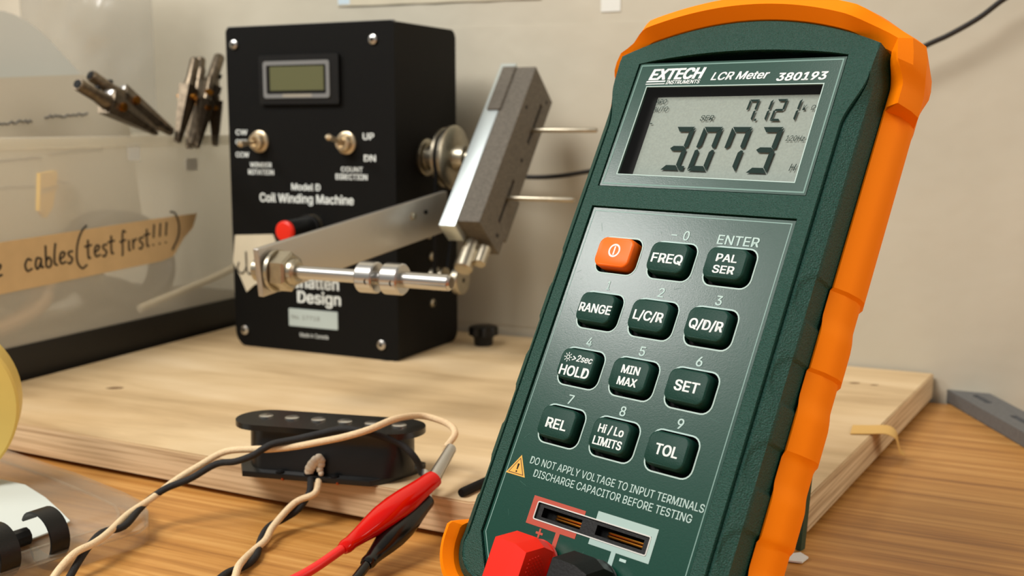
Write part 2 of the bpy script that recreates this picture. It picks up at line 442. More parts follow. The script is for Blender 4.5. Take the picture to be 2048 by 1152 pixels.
# grey stone block
t = thing('sharpening_stone', 'flat dark grey block with slots on the desk, at the right edge', 'block', (211.0, 538.0, 0), basis(V((.035, -1, 0)).normalized(), V((1, .035, 0)).normalized(), ez))
mb = MB(); slots = [rrect(22, 8.5, 16, 3.2, .8, 2), rrect(60, 8.5, 16, 3.2, .8, 2)]
mb.plate([(0, 0), (82, 0), (82, 17), (0, 17)], slots, 0, 6.3, GREYS); mb.plate([(0, 0), (82, 0), (82, 17), (0, 17)], [], 0, .4, GREYS)
mb.build('block', t)
for sl in (22, 60):
    mb = MB(); mb.prism(rrect(sl, 8.5, 16, 3.2, .8, 2), .4, 4.6, mat('slot_dark_blue', (28, 34, 52), .5)); mb.build('slot_insert', t)

# paper scraps under the stand
mb = MB(); mb.prism([(0, 0), (9, -3), (12, 1), (10.5, 5), (6, 3.5), (2, 5.5), (-3, 3)], 0, .5, PAPER)
tag(mb.build('paper_scrap', loc=(.0800, .3340, .0004)), 'torn white paper scrap on the desk under the meter stand foot', 'paper')

# ------------------------------------------------------------------ coil winding machine
MA = V((-151, 608.5, 14)); mach = thing('coil_winding_machine', 'black box coil winding machine with switches, aluminium arm and winding head', 'machine', MA, basis(ex, ey, ez))
def part(mb, name, parent, **k): return mb.build(name, parent, **k)
def rpoly(x0, x1, z0, z1, r):   # radii: BL, BR, TR, TL
    o = []
    for (cx, cz, rr, a0) in ((x0, z0, r[0], 180), (x1, z0, r[1], 270), (x1, z1, r[2], 0), (x0, z1, r[3], 90)):
        ox = cx+(rr if cx == x0 else -rr); oz = cz+(rr if cz == z0 else -rr)
        for k in range(7):
            a = math.radians(a0+15*k); o.append((ox+rr*math.cos(a), oz+rr*math.sin(a)))
    return o
W_, D_, H_ = 103., 64., 169.6
mb = MB(); mb.prism(rpoly(2.4, D_, .5, H_, (1, 6, 5, 1)), 1, W_, HOUSE, 'x'); part(mb, 'housing', mach)
mb = MB(); mb.prism(rpoly(0, W_+.6, 0, H_+.4, (8, 2, 2, 3)), 2.4, 0, BLACKC, 'y')
mb.prism(rpoly(.5, W_, H_-.8, H_+.7, (.2, .2, .2, .2)), 2.6, 1.0, GREYF, 'y')
MF = Matrix(((1, 0, 0, 0), (0, 0, 1, 0), (0, 1, 0, 0), (0, 0, 0, 1)))      # text xy -> xz plane
def mt(body, x, z, h, w=None, y=-.12, **k): text(mb, body, x, z, h, WHITEP, w, y, M=MF, **k)
mt('CW', 8.5, 115.4, 2.6, 7.5); mt('OFF', 8.2, 110.3, 2.4, 7.5); mt('CCW', 8.6, 103.6, 2.6, 8.6)
mt('WINDER', 20.5, 98.4, 2.4, 14); mt('ROTATION', 20.5, 94.6, 2.6, 16.5)
mt('UP', 88, 113.6, 3.2, 6.4); mt('DN', 88.6, 102.8, 3.2, 6.8)
mt('COUNT', 77.8, 97.0, 2.4, 13); mt('DIRECTION', 77.4, 93.2, 2.8, 19)
mt('Model D', 49.1, 87.4, 3.4, 18); mt('Coil Winding Machine', 48.8, 81.3, 4.4, 59)
mt('Schatten', 51, 37.5, 6.2, 34); mt('Design', 55.5, 29.6, 6.2, 27); mt('Made in Canada', 51.8, 9.2, 2.2, 18, bold=0)
part(mb, 'front_panel', mach)
mb = MB(); mb.prism(rrect(51.7, 18.3, 31, 9.4, .4, 2), -.5, 0, mat('pale_label', (176, 190, 188), .5), 'y')
text(mb, 'No. 17718', 47, 18.6, 2.2, INKG, 18, -.56, M=MF, bold=0); part(mb, 'serial_label', mach)
# counter
ctr = MB(); ctr.prism(rrect(47.3, 142.3, 49.5, 25, 1, 2), -2, 0, BLACKP, 'y'); co = part(ctr, 'counter_bezel', mach)
mb = MB()
o_ = rrect(46.3, 142.3, 41.2, 18.8, 1.5, 3); i_ = rrect(46.3, 142.3, 37.2, 14.6, .8, 3)
bmv = [(p[0], -2.6, p[1]) for p in o_]+[(p[0], -2.6, p[1]) for p in i_]+[(p[0], -1.9, p[1]) for p in o_]+[(p[0], -1.9, p[1]) for p in i_]
n_ = len(o_); fs = []
for k in range(n_):
    q = (k+1) % n_; fs += [(k, q, n_+q, n_+k), (k, q, 2*n_+q, 2*n_+k), (n_+k, n_+q, 3*n_+q, 3*n_+k)]
mb.add(bmv, fs, GREYF); mb.box((38, -2.7, 133.4), (56, -2.0, 135), mat('frame_notch_grey', (150, 146, 134), .5)); part(mb, 'counter_frame', co)
mb = MB(); mb.box((29.8, -2.2, 136.8), (63.2, -1.9, 148.9), LCDM); part(mb, 'counter_screen', co)
# toggle switches
for (x, z, tip) in ((20.5, 110.6, (-1.2, -12, -1.2)), (75, 110.3, (-.5, -12.5, 3.2))):
    mb = MB(); mb.lathe((x, 0, z), (0, -1, 0), [(0, 5.8), (1.2, 5.8), (1.6, 5.2), (1.7, 4.4), (4.4, 4.2), (5.0, 3.6), (5.0, 2.2), (3.5, 2)], TOGB, 24)
    sw = part(mb, 'toggle_switch', mach)
    mb = MB(); p = V((x, -3.5, z)); tp = V(tip); mb.tube([p, p+tp*.6, p+tp*.95, p+tp*1.05], [1.1, 1.35, 1.7, .9], TOGB, 12); part(mb, 'switch_lever', sw)
# speed knob
mb = MB(); mb.lathe((53, 0, 67), (0, -1, 0), [(0, 6.4), (1.2, 6.4), (1.2, 4.5), (3, 4.5)], NICK, 24); part(mb, 'knob_bushing', mach)
mb = MB(); mb.lathe((53, -3, 66.5), (0, -1, 0), [(0, 6.8), (2, 7), (2.2, 6), (19, 5.4), (20, 5.2)], BLACKP, 28); kb = part(mb, 'speed_knob', mach)
mb = MB(); mb.lathe((53, -23, 66.5), (0, -1, 0), [(0, 5.4), (1.5, 5.3), (2.3, 4.4), (2.5, 2)], REDC, 28); part(mb, 'knob_cap', kb)
# screws
def screw(x, y, z, ax, r, parent, m=STEEL):
    mb = MB(); mb.lathe((x, y, z), ax, [(0, r), (.9, r*.95), (1.5, r*.55), (1.55, .3)], m, 14)
    mb.lathe(V((x, y, z))+V(ax)*1.5, ax, [(0, r*.4), (.12, r*.4)], BLACKM, 6); part(mb, 'screw', parent)
for x, z in ((5.6, 161), (91.8, 161), (6.5, 8.8), (93.9, 8)): screw(x, 0, z, (0, -1, 0), 2.6, mach)
for y, z in ((35.2, 50.2), (35.7, 25.2), (33, 62)): screw(W_, y, z, (1, 0, 0), 2.4, mach, NICK)
mb = MB(); mb.lathe((96, 4, -.2+.2), (0, 0, 1), [(0, 5), (.6, 5)], BLACKP, 16); part(mb, 'rubber_foot', mach)
# paper tag on the panel
mb = MB(); mb.prism([(2.5, 60.5), (27.5, 62), (31, 55), (23, 50), (24, 38), (14, 34), (9, 30), (5, 38), (0.5, 46)], -1.0, -.3, PAPERB, 'y')
s = [(4.5, 46), (3.5, 42), (6.5, 40), (9.5, 44), (9.5, 52), (9.8, 42), (12, 40), (14, 45), (16, 43)]
mb.tube([(x, -1.1, z) for x, z in [tuple(p[:2]) for p in crom([(a, b, 0) for a, b in s], 4)]], .45, INK, 6); part(mb, 'paper_tag', mach)
# main shaft, pulley, idler, belt
SY, SZ = 31., 102.6
mb = MB(); mb.lathe((W_, SY, SZ), (1, 0, 0), [(0, 9.6), (1.2, 9.6), (2, 8.6), (2.2, 6.8), (6.5, 6.4), (7, 5), (33, 3.6)], NICK, 32); part(mb, 'drive_shaft', mach)
mb = MB(); mb.lathe((W_+10, SY, SZ), (1, 0, 0), [(0, 5), (0, 13), (1.2, 15.4), (2.6, 15.4), (4, 13.2), (5.4, 16.4), (7.2, 16.6), (8, 15.6), (8.6, 7), (14, 6.4), (14.5, 5)], NICK, 40); part(mb, 'pulley', mach)
mb = MB(); mb.lathe((W_, 20, 41), (1, 0, 0), [(0, 2.2), (10, 2.2), (10, 6), (12, 6), (13.5, 4.4), (15.5, 6), (17, 6), (17, 2), (24, 2), (24, 3), (24, 7.3), (27, 7.4), (27.6, 7.0), (27.7, 1)], NICK, 30)
mb.lathe((W_+27.6, 20, 41), (1, 0, 0), [(0, 1.3), (.15, 1.3)], BLACKM, 8); part(mb, 'idler_wheel', mach)
bp = []
xb = W_+14
for k in range(25):
    a = math.radians(-10+200*k/24); bp.append((xb, SY+14.5*math.cos(a), SZ+14.5*math.sin(a)))
for k in range(15):
    a = math.radians(190+160*k/14); bp.append((xb, 20+5.6*math.cos(a), 41+5.6*math.sin(a)))
mb = MB(); mb.tube(bp, 1.05, BLACKM, 8, closed=True); part(mb, 'drive_belt', mach)
# winding head
SD, CD = V((0, .65, .76)).normalized(), V((0, .76, -.65)).normalized(); HC = V((W_, SY, SZ))
def hd(t, s, c): return HC+V((t, 0, 0))+SD*s+CD*c
def hbox(mb, t0, t1, s0, s1, c0, c1, m, bev=.4):
    i0 = len(mb.v); mb.box((t0, s0, c0), (t1, s1, c1), m, bev)
    for i in range(i0, len(mb.v)): p = mb.v[i]; mb.v[i] = hd(p.x, p.y, p.z)
mb = MB(); hbox(mb, 32, 40.9, -52, 52, -13.6, -1, ALUB); hp = part(mb, 'head_plate', mach)
mb = MB()
i0 = len(mb.v)
sl = [[(13, 2.9), (39, 2.9), (39, 5.3), (13, 5.3)], [(-37, 2.2), (-11, 2.2), (-11, 4.6), (-37, 4.6)]]
out = [(-49, -13.6), (49, -13.6), (49, 13.6), (-49, 13.6)]
mb.plate(out, sl, 48, 53, GREYB)
mb.plate(out, [], 41.0, 48.1, GREYB)
for i in range(i0, len(mb.v)): p = mb.v[i]; mb.v[i] = hd(p.z, p.x, p.y)
hbox(mb, 34.5, 42, 20, 48.8, -14.8, 2, GREYB); hbox(mb, 34, 47, -33, -8, 12, 27, GREYB, .6)
for s_, c_ in ((44, 8), (26, -9), (2, 4), (-43, 6), (-18, 22)):
    i0 = len(mb.v); tt = 47 if s_ == -18 else 53
    mb.lathe((0, 0, 0), (0, 0, 1), [(0, 1.1), (.1, 1.1)], BLACKM, 10)
    for i in range(i0, len(mb.v)): p = mb.v[i]; mb.v[i] = hd(tt+p.z, s_+p.x, c_+p.y)
blk = part(mb, 'head_block', mach)
for s_, c_ in ((22, 4.1), (-22, 3.4)):
    mb = MB(); mb.lathe(hd(49, s_, c_), (1, 0, 0), [(0, 1.25), (39, 1.25), (39.5, .9)], NICK, 12); part(mb, 'pin', blk)
mb = MB(); mb.lathe(hd(43, -47, 3), -SD, [(0, 4.0), (8, 4.0), (8.1, 4.8), (18, 4.8), (19, 4)], NICK, 18); part(mb, 'thumb_screw', mach)
mb = MB(); mb.lathe(hd(50, -52, 4), -SD, [(0, 3.2), (9, 3.2), (9.6, 2.6)], NICK, 16); part(mb, 'thumb_screw', mach)

# traverse arm
def loc_(p): p = V(p)-MA; return V((p.dot(ex), p.dot(ey), p.dot(ez)))
def at(x, y, Y):      # camera at (0,0,134), same lens as below: a point the photo shows, at depth Y
    f, p = 2260., math.atan((576-247)/2260.); up = (576-y)/f
    d = V(((x-1024)/f, math.cos(p)+up*math.sin(p), -math.sin(p)+up*math.cos(p))); return V((0, 0, 134))+d*(Y/d.y)
a0, a1 = loc_(at(516, 546, 452)), loc_(at(892, 421, 567))
L_ = (a1-a0).length; ax_ = (a1-a0).normalized(); side_ = ax_.cross(ez).normalized(); up_ = side_.cross(ax_).normalized()
if up_.z < 0: up_ = -up_
mb = MB()
mb.box((0, -1.5, -10), (L_, 1.5, 10), ALU, .5); MM = basis(ax_, -side_, up_).to_4x4(); MM.translation = a0; mb.xf(MM); arm = part(mb, 'arm', mach)
sgn = 1 if side_.dot(V((1, -.2, 0))) > 0 else -1
rd = V((1, 0, 0))
for (s_, r_) in ((L_*.78, 1.9), (L_*.855, 1.1)):
    mb = MB(); mb.lathe(a0+ax_*s_+up_*3+side_*sgn*1.4, side_*sgn, [(0, r_), (.8, r_), (1.0, r_*.5)], NICK if r_ > 1.5 else BLACKM, 14); part(mb, 'screw', arm)
r0 = loc_(at(552, 541, 456)); r1 = loc_(at(903, 566, 421.6)); rx = (r1-r0).normalized(); RL = (r1-r0).length
mb = MB(); mb.lathe(r0, rx, [(0, 8.6), (1.6, 8.6)], BRASSD if 0 else NICK, 32)
mb.lathe(r0+rx*1.6, rx, [(0, 7.6), (.5, 8.2), (6, 8.2), (6.8, 7)], NICK, 6); mb.lathe(r0+rx*8.2, rx, [(0, 5.6), (2, 5.2), (3, 4)], NICK, 24); part(mb, 'hex_nut', arm)
mb = MB(); mb.lathe(r0-rx*9, rx, [(0, 5), (5, 5), (5, 3.2), (9, 3.2)], NICK, 20); part(mb, 'rear_nut', arm)
mb = MB(); mb.lathe(r0, rx, [(0, 2.6), (RL-.8, 2.9), (RL, 2.3)], STEEL, 28)
mb.lathe(r0+rx*RL, rx, [(0, 2.1), (.1, 2.1)], BRASSD, 20); mb.lathe(r0+rx*(RL-24), rx, [(0, 3.15), (23, 3.15)], STEEL, 28); part(mb, 'guide_rod', arm)
for f_ in (.555, .695):
    mb = MB(); mb.lathe(r0+rx*RL*f_-rx*4, rx, [(0, 3), (0, 5.8), (.5, 6.2), (7.2, 6.2), (7.8, 5.7), (7.8, 3.2)], STEEL, 36)
    mb.lathe(r0+rx*(RL*f_)+V((.4, -1, -.15)).normalized()*5.6, V((.4, -1, -.15)), [(0, 1.4), (.75, 1.4)], BLACKM, 10)
    part(mb, 'collar', arm)

# ------------------------------------------------------------------ storage bin with its label and contents
bd, bn = V((.4015, .9158, 0)), V((-.9158, .4015, 0)); BP = V((-236.5, 519.5, 0)); BR = basis(bd, bn, ez)
def bw(x, y, z): return BP+bd*x+bn*y+ez*z
sb = thing('storage_bin', 'milky clear plastic storage bin with a handwritten masking tape label', 'bin', BP, BR)
mb = MB(); X0, X1, Y1, BH = -75, 196, 150, 127
mb.box((X0, 0, 29), (X1, 1.4, BH), CLEARB); mb.box((X0, Y1-1.4, 3), (X1, Y1, BH), CLEARB)
mb.box((X0, 1.4, 3), (X0+1.4, Y1-1.4, BH), CLEARB); mb.box((X1-1.4, 1.4, 3), (X1, Y1-1.4, BH), CLEARB); part(mb, 'clear_walls', sb)
mb = MB(); mb.box((X0-1, -.6, 0), (X1+.5, Y1+1, 30), mat('bin_base_shade_black', (34, 30, 24), .45, spec=.4), 1.5); part(mb, 'base', sb)  # black base stands in for shadow and dark contents low in the bin
mb = MB()
for (y0, y1) in ((-1.8, 1.4), (Y1-1.4, Y1+1.8)): mb.box((X0-2, y0, BH-5), (X1+1, y1, BH+.6), CLEARB, .5)
for (x0, x1) in ((X0-2, X0+1.4), (X1-1.4, X1+1)): mb.box((x0, 1.5, BH-5), (x1, Y1-1.5, BH+.6), CLEARB, .5)
part(mb, 'rim', sb)
# tape label with writing
mb = MB(); mb.prism([(-40, 54.6), (107.7, 59.2), (117, 61), (126, 70), (134.3, 75.4), (138.3, 83.2), (100, 82.5), (-40, 78.6)], -.9, -.1, MASK, 'y')
def stroke(pts, r=.55):
    c = crom([(a, b, 0) for a, b in pts], 5); mb.tube([(p.x, -1.05, p.y) for p in c], r, INK, 6)
def hand(x, z, s, lst):
    for st in lst: stroke([(x+a*s, z+b*s) for a, b in st])
gl = {'e': [[(0, 2), (2, 3), (2.6, 4.4), (1, 4.6), (0, 2.5), (.8, .4), (3, .8)]],
      'c': [[(3, 4), (1.4, 4.6), (0, 2.4), (1, .2), (3.2, .8)]],
      'a': [[(2.6, 4), (.8, 4.2), (0, 1.6), (1, .2), (2.6, 2.6), (2.8, 4), (2.8, .8), (3.8, .6)]],
      'b': [[(.4, 8.4), (.2, 3), (.4, .4), (2.2, .2), (2.8, 2.4), (1.6, 3.8), (.5, 2.6)]],
      'l': [[(1.2, 8.6), (.5, 5), (.3, 1), (1.6, .2)]],
      's': [[(2.8, 4.4), (.8, 4.2), (.8, 3), (2.4, 1.6), (1.4, -.2), (0, .2)]],
      't': [[(1.3, 7.6), (1, 3), (1.2, .4), (2.2, .4)], [(-.6, 5), (3, 5.4)]],
      'f': [[(3.2, 8), (1.8, 8.6), (1.2, 6), (1, 0), (.6, -1.6)], [(-.4, 4.2), (3, 4.8)]],
      'i': [[(.6, 4.4), (.4, .4), (1.2, .2)]], 'r': [[(.4, 4.4), (.4, .2), (.6, 3), (2.6, 4.4)]],
      '!': [[(1.4, 9), (.6, 3.2)], [(.3, .6), (.4, 0)]],
      '(': [[(6.5, 13.5), (3.4, 11), (1, 6), (.6, 0), (3, -3), (5.6, -2)]], ')': [[(0, 13), (3, 12), (5, 7), (4, 1.6), (0, -3.6)]]}
x = -10
for ch, adv in (('l', 3), ('e', 6), ('', 8), ('c', 5), ('a', 5), ('b', 4.2), ('l', 3), ('e', 4), ('s', 4.4), ('(', 5.6), ('t', 4.6), ('e', 4.2), ('s', 4.2), ('t', 6.5), ('f', 4.4), ('i', 2.6), ('r', 3.8), ('s', 4), ('t', 4.6), ('!', 4), ('!', 4), ('!', 4.4), (')', 5)):
    if ch: hand(x*1.25+4, 63.5+(x+10)*.055, 1.28, gl[ch])
    x += adv
part(mb, 'tape_label', sb)
for (x_, z_, w_, h_) in ((90, 119, 9, 9), (136, 111, 10, 7)):  # small white highlights and label bits, painted as pale squares on the wall
    mb = MB(); mb.prism(rrect(x_, z_, w_, h_, 1, 2), -.4, -.05, PAPER, 'y'); part(mb, 'highlight_label_bit', sb)

# contents of the bin: separate things
def coilthing(name, label, c, rx_, rz_, r, m, turns=3, tilt=0., group=None):
    mb = MB(); p = []
    for k in range(int(40*turns)+1):
        a = 2*PI*k/40; p.append(bw(c[0]+rx_*math.cos(a), c[1]+k*.02*r+tilt*math.sin(a), c[2]+rz_*math.sin(a)))
    mb.tube(p, r, m, 8); q = recentre(mb); return tag(mb.build(name, loc=q), label, 'cable', group)
coilthing('coiled_cable', 'tan coiled cable inside the bin, low behind the tape label', (-4, 20, 51), 52, 17, 3.2, BROWN, 4, 6)
coilthing('coiled_cable', 'dark grey coiled cable inside the bin, towards the machine', (108, 22, 58.5), 34, 24, 3.6, DKGREY, 5, 8)
coilthing('coiled_cable', 'pale grey coiled cable inside the bin, under the paper sheets', (58, 38, 52.5), 44, 18, 3.0, mat('pale_grey_cable', (165, 160, 148), .5), 5, 8)
mb = MB(); p = [bw(98, 6, 34), bw(101, 6.4, 34.5), bw(160, 6, 43), bw(185, 6, 48)]; mb.tube(crom(p, 4), 2.2, mat('cream_tube', (220, 205, 175), .3), 10); c = recentre(mb)
tag(mb.build('cream_tube', loc=c), 'slim cream tube lying low inside the bin near the machine', 'tube')
t = thing('dark_pouch', 'dark soft pouch lying on the bin floor under the cables', 'pouch', bw(40, 98, 30.1), BR)
mb = MB(); vs = []; fs = []; nx, ny = 30, 16
for i in range(nx+1):
    for j in range(ny+1):
        a, b = i/nx, j/ny; e_ = (math.sin(PI*a)*math.sin(PI*b))**.35
        vs.append((-112+228*a, -48+96*b, e_*(26+9*noise.noise(V((a*6, b*3, 2))))))
for i in range(nx):
    for j in range(ny): q_ = i*(ny+1)+j; fs.append((q_, q_+1, q_+ny+2, q_+ny+1))
mb.add(vs, fs, mat('dark_fabric', (44, 42, 38), .8)); mb.prism([(-112, -48), (116, -48), (116, 48), (-112, 48)], 0, .3, BLACKM); part(mb, 'pouch_body', t)
t = thing('yellow_pouch', 'small yellow pouch showing through the bin wall above the tape label', 'pouch', bw(31, 7, 88), BR)
mb = MB(); mb.prism([(0, 4), (4, 0), (9, 5), (13, 21), (12, 23), (2, 22), (1, 12)], 0, 2.5, YEL, 'y', bev=0); part(mb, 'pouch_body', t)
mb = MB(); mb.prism([(1, 12), (12.5, 14), (12.8, 16), (1.4, 14.2)], -.4, -.05, mat('ochre_band', (176, 140, 50), .5), 'y'); part(mb, 'band', t)
# big paper sheets standing in the bin
def curved_sheet(name, outline, y0, bow, th, m, label, cat='paper', lines=None):
    t = MB(); xs = [p[0] for p in outline]; xa, xb_ = min(xs), max(xs)
    def top(x):
        for (p, q) in zip(outline, outline[1:]):
            if p[0] <= x <= q[0]: return p[1]+(q[1]-p[1])*(x-p[0])/(q[0]-p[0]+1e-9)
        return outline[-1][1]
    n = 28; k = 12; vs = []; fs = []; zb = 70
    def S(x, z): u = (x-xa)/(xb_-xa); return y0+bow*(math.sin(u*PI))+((z-zb)/150)**2*9
    for side in (0, 1):
        for i in range(n+1):
            x = xa+(xb_-xa)*i/n
            for j in range(k+1):
                z = zb+(top(x)-zb)*j/k; vs.append(bw(x, S(x, z)+side*th, z))
    o = (n+1)*(k+1)
    for i in range(n):
        for j in range(k):
            a = i*(k+1)+j; fs += [(a, a+1, a+k+2, a+k+1), (o+a, o+a+k+1, o+a+k+2, o+a+1)]
    t.add(vs, fs, m)
    if lines:
        for (l0, l1, zz, sl, r) in lines:
            pts = []; q = l0; 
            while q < l1:
                pts.append(bw(q, S(q, zz)-.35, zz+(q-l0)*sl+random.uniform(-.9, .9))); q += 1.3
            t.tube(pts, r, INKG, 5)
    c = recentre(t); return tag(t.build(name, loc=c), label, cat)
curved_sheet('paper_sheet', [(-60, 178), (52, 190), (65, 192), (85, 195.2), (97.3, 192.8), (107.7, 187.7), (116.4, 180.6), (136, 162), (155, 145), (156, 60)], 72, 6, .5, PAPER,
    'large white sheet standing in the bin, its curved top against the wall')
curved_sheet('paper_sheet', [(-65, 150), (47.9, 156.8), (119.4, 161.6), (132.7, 154.5), (154, 140), (155, 60)], 52, 5, .5, mat('cream_sheet', (222, 215, 198), .8), 'cream sheet with two lines of writing, front of the papers in the bin', lines=[(48, 79, 133.7, .05, .5), (87, 117, 137.7, .05, .55), (43, 83, 113.6, .05, .6), (87, 127, 117.6, .05, .6), (50, 100, 100, .04, .4)])
# crumpled clear bag above the bin against the wall
mb = MB(); n = 26; vs = []; fs = []
B0 = V((-268, 715, 128)); 
for side in (0, 1):
    for i in range(n+1):
        for j in range(n+1):
            u_, v_ = i/n, j/n; env = math.sin(PI*u_)**.5*math.sin(PI*min(v_*1.15, 1))**.5 if v_ < .87 else .3*math.sin(PI*u_)**.5
            nz = noise.noise(V((u_*5, v_*4, 3.1)))+.5*noise.noise(V((u_*11, v_*9, 7)))
            vs.append(B0+ex*(u_*110-50)+ez*(v_*120)+ey*((-1 if side == 0 else .6)*(env*9+nz*6*env)))
o = (n+1)**2
for i in range(n):
    for j in range(n):
        a = i*(n+1)+j; fs += [(a, a+1, a+n+2, a+n+1), (o+a, o+a+n+1, o+a+n+2, o+a+1)]
mb.add(vs, fs, BAG); c = recentre(mb); tag(mb.build('plastic_bag', loc=c, angle=180), 'crumpled clear plastic bag against the wall behind the bin', 'bag')

# alligator clips on the bin rim
def make_clip(label, group, first=None):
    r = thing('alligator_clip', label, 'clip', (0, 0, 0), None, group)
    if first:
        for ch in list(first.children):
            c = ch.copy(); COL.objects.link(c); c.parent = r; c.matrix_parent_inverse = Matrix.Identity(4)
        return r
    mb = MB(); mb.lathe((0, 0, 0), (1, 0, 0), [(0, 2.0), (1, 2.3), (12, 2.3), (17, 2.9), (22, 3.2)], BRASSD, 14)
    mb.lathe((-.2, 0, 0), (-1, 0, 0), [(0, 1.6), (.2, 1.6)], BLACKM, 12); mb.lathe((11, 0, 2.0), (0, 0, 1), [(0, 1.3), (1.2, 1.2)], BLACKM, 8); part(mb, 'barrel', r)
    for sg in (1, -1):
        mb = MB(); k = 10; vs = []; fs = []
        for i in range(k+1):
            u_ = i/k; x = 18+34*u_; hw = 3.6-2.3*u_; z0 = sg*(.35+.25*math.sin(u_*60)); z1 = sg*(4.4-3.0*u_)
            vs += [(x, -hw, z0), (x, hw, z0), (x, hw*.75, z1), (x, -hw*.75, z1)]
        for i in range(k):
            for j in range(4): fs.append((i*4+j, i*4+(j+1) % 4, (i+1)*4+(j+1) % 4, (i+1)*4+j))
        fs += [(0, 1, 2, 3), (k*4+3, k*4+2, k*4+1, k*4)]; mb.add(vs, fs, BRASSD); part(mb, 'jaw', r)
    mb = MB(); mb.lathe((24, -4.4, 0), (0, 1, 0), [(0, 1.7), (8.8, 1.7)], BRASS, 12); part(mb, 'pivot_screw', r)
    mb = MB(); mb.box((17.5, -2, 2.2), (21, 2, 4.6), STEEL, .4); part(mb, 'thumb_tab', r)
    return r
def place_clip(r, a, b, roll=0.):
    d_ = (b-a).normalized(); s = (b-a).length/52.
    y_ = d_.cross(V((-.3, -.9, .1))).normalized(); z_ = d_.cross(y_).normalized()
    y2 = y_*math.cos(roll)+z_*math.sin(roll); z2 = d_.cross(y2)
    M_ = basis(d_, y2, z2).to_4x4(); M_ = Matrix.Translation(a*.001) @ M_ @ Matrix.Diagonal((s, s*1.25, s*1.25, 1)); r.matrix_world = M_
c0 = make_clip('bronze alligator clip, left of the pair angled over the bin rim', 'pair of alligator clips on the bin')
place_clip(c0, bw(49.2, -4, 153.2), bw(103.8, -4, 129.5), .3)
c1 = make_clip('bronze alligator clip, right of the pair angled over the bin rim', 'pair of alligator clips on the bin', c0)
place_clip(c1, bw(65.3, 3, 158.1), bw(115, -5, 129.3), .3)
cl = [((137, 169.6), (117, 124), -5, 'bronze clip hanging leftmost in the cluster beside the machine', 0.), ((153.5, 172), (123, 122.5), -9, 'bronze clip crossing tallest in the cluster beside the machine', .8),
      ((147, 165), (131, 120.3), -1, 'bronze clip third from the left in the cluster beside the machine', 1.2), ((153, 171), (140, 120.5), 4, 'bronze clip pointing straight down in mid cluster beside the machine', .2),
      ((157, 160), (151, 121.5), -3, 'bronze clip second from the right of the cluster beside the machine', 1.0), ((162, 157), (158.5, 121), 2, 'bronze clip rightmost of the cluster, tucked behind the machine edge', .5)]
cl += [((141.5, 160), (124, 121), -12, 'bronze clip second from the left of the cluster beside the machine', .4), ((157, 168), (146, 120.5), 8, 'bronze clip set deepest in the cluster beside the machine', 1.4)]
for (p, q, y, lb, ro) in cl:
    c = make_clip(lb, 'cluster of alligator clips beside the machine', c0); place_clip(c, bw(p[0], y, p[1]), bw(q[0], y-2, q[1]), ro)

# ------------------------------------------------------------------ tape roll, folder, comb
TC = V((-204.6, 385, 36.6)); vd = (V((0, 0, 134))-TC); vd.z = 0; vd = V((.33, -.94, 0)).normalized()
t = thing('tape_roll', 'cream-yellow roll of tape standing at the left edge', 'tape', (TC.x, TC.y, TC.z-30.5))
mb = MB(); cc = V((0, 0, 30.5)); ax2 = vd; n = 64
prof = [(-9, 16), (-9, 29.4), (-8, 30.3), (8, 30.3), (9, 29.4), (9, 16)]
u_ = V((0, 0, 1)); w_ = ax2.cross(u_); vs = []; fs = []
for (h, r) in prof:
    for k in range(n): a = 2*PI*k/n; vs.append(cc+ax2*h+(u_*math.cos(a)+w_*math.sin(a))*r)
for i in range(len(prof)):
    for k in range(n): i2 = (i+1) % len(prof); fs.append((i*n+k, i*n+(k+1) % n, i2*n+(k+1) % n, i2*n+k))
mb.add(vs, fs, TAPEROLL); part(mb, 'tape_winding', t)
mb = MB(); vs = []; fs = []
for (h, r) in [(-9, 14), (-9, 16), (9, 16), (9, 14)]:
    for k in range(n): a = 2*PI*k/n; vs.append(cc+ax2*h+(u_*math.cos(a)+w_*math.sin(a))*r)
for i in range(4):
    for k in range(n): i2 = (i+1) % 4; fs.append((i*n+k, i*n+(k+1) % n, i2*n+(k+1) % n, i2*n+k))
mb.add(vs, fs, PAPERB); part(mb, 'cardboard_core', t)

case = [(-252, 470), (-224.3, 453.0), (-195.4, 430.3), (-162.0, 404.6), (-135.7, 381.7), (-126.6, 372.6), (-121.4, 363.1), (-117.9, 351.2), (-118.6, 345.2), (-122.1, 341.0), (-134.8, 325.7), (-147.5, 309.3), (-175, 270), (-300, 340)]
nb = thing('comb_bound_folder', 'flat clear plastic cover with white page and black comb rings', 'folder', (-150, 360, 0))
off = V((-150, 360, 0)); q = [(p[0]+150, p[1]-360) for p in case]
mb = MB(); mb.prism(q, 4.8, 6.0, CLEARC, bev=.3)
mb.ring(q, 1.2, .1, 4.8, CLEARC); mb.ring(inset(q, 9), .9, 6.0, 6.5, CLEARC); part(mb, 'clear_cover', nb)
sh = [(-260, 430), (-197.1, 396.9), (-184.4, 392.8), (-172.7, 386.5), (-160.0, 372.9), (-149.5, 359.3), (-142.5, 349.7), (-144.5, 340.7), (-150.1, 330.0), (-153.5, 323.8), (-180, 283), (-290, 350)]
mb = MB(); mb.prism([(p[0]+150, p[1]-360) for p in sh], 6.9, 7.3, mat('page_paper', (198, 204, 198), .8)); part(mb, 'white_page', nb)
ra = (V((-144.4, 324.0, 0))-V((-151.4, 313.0, 0))).normalized(); rp = V((ra.y, -ra.x, 0))
mb = MB(); c = V((-146, 326.5, 9))-off; mb.tube([c-ra*60-rp*5, c-ra*4-rp*5, c+ra*3-rp*5], 2.8, BLACKP, 10); part(mb, 'comb_spine', nb)
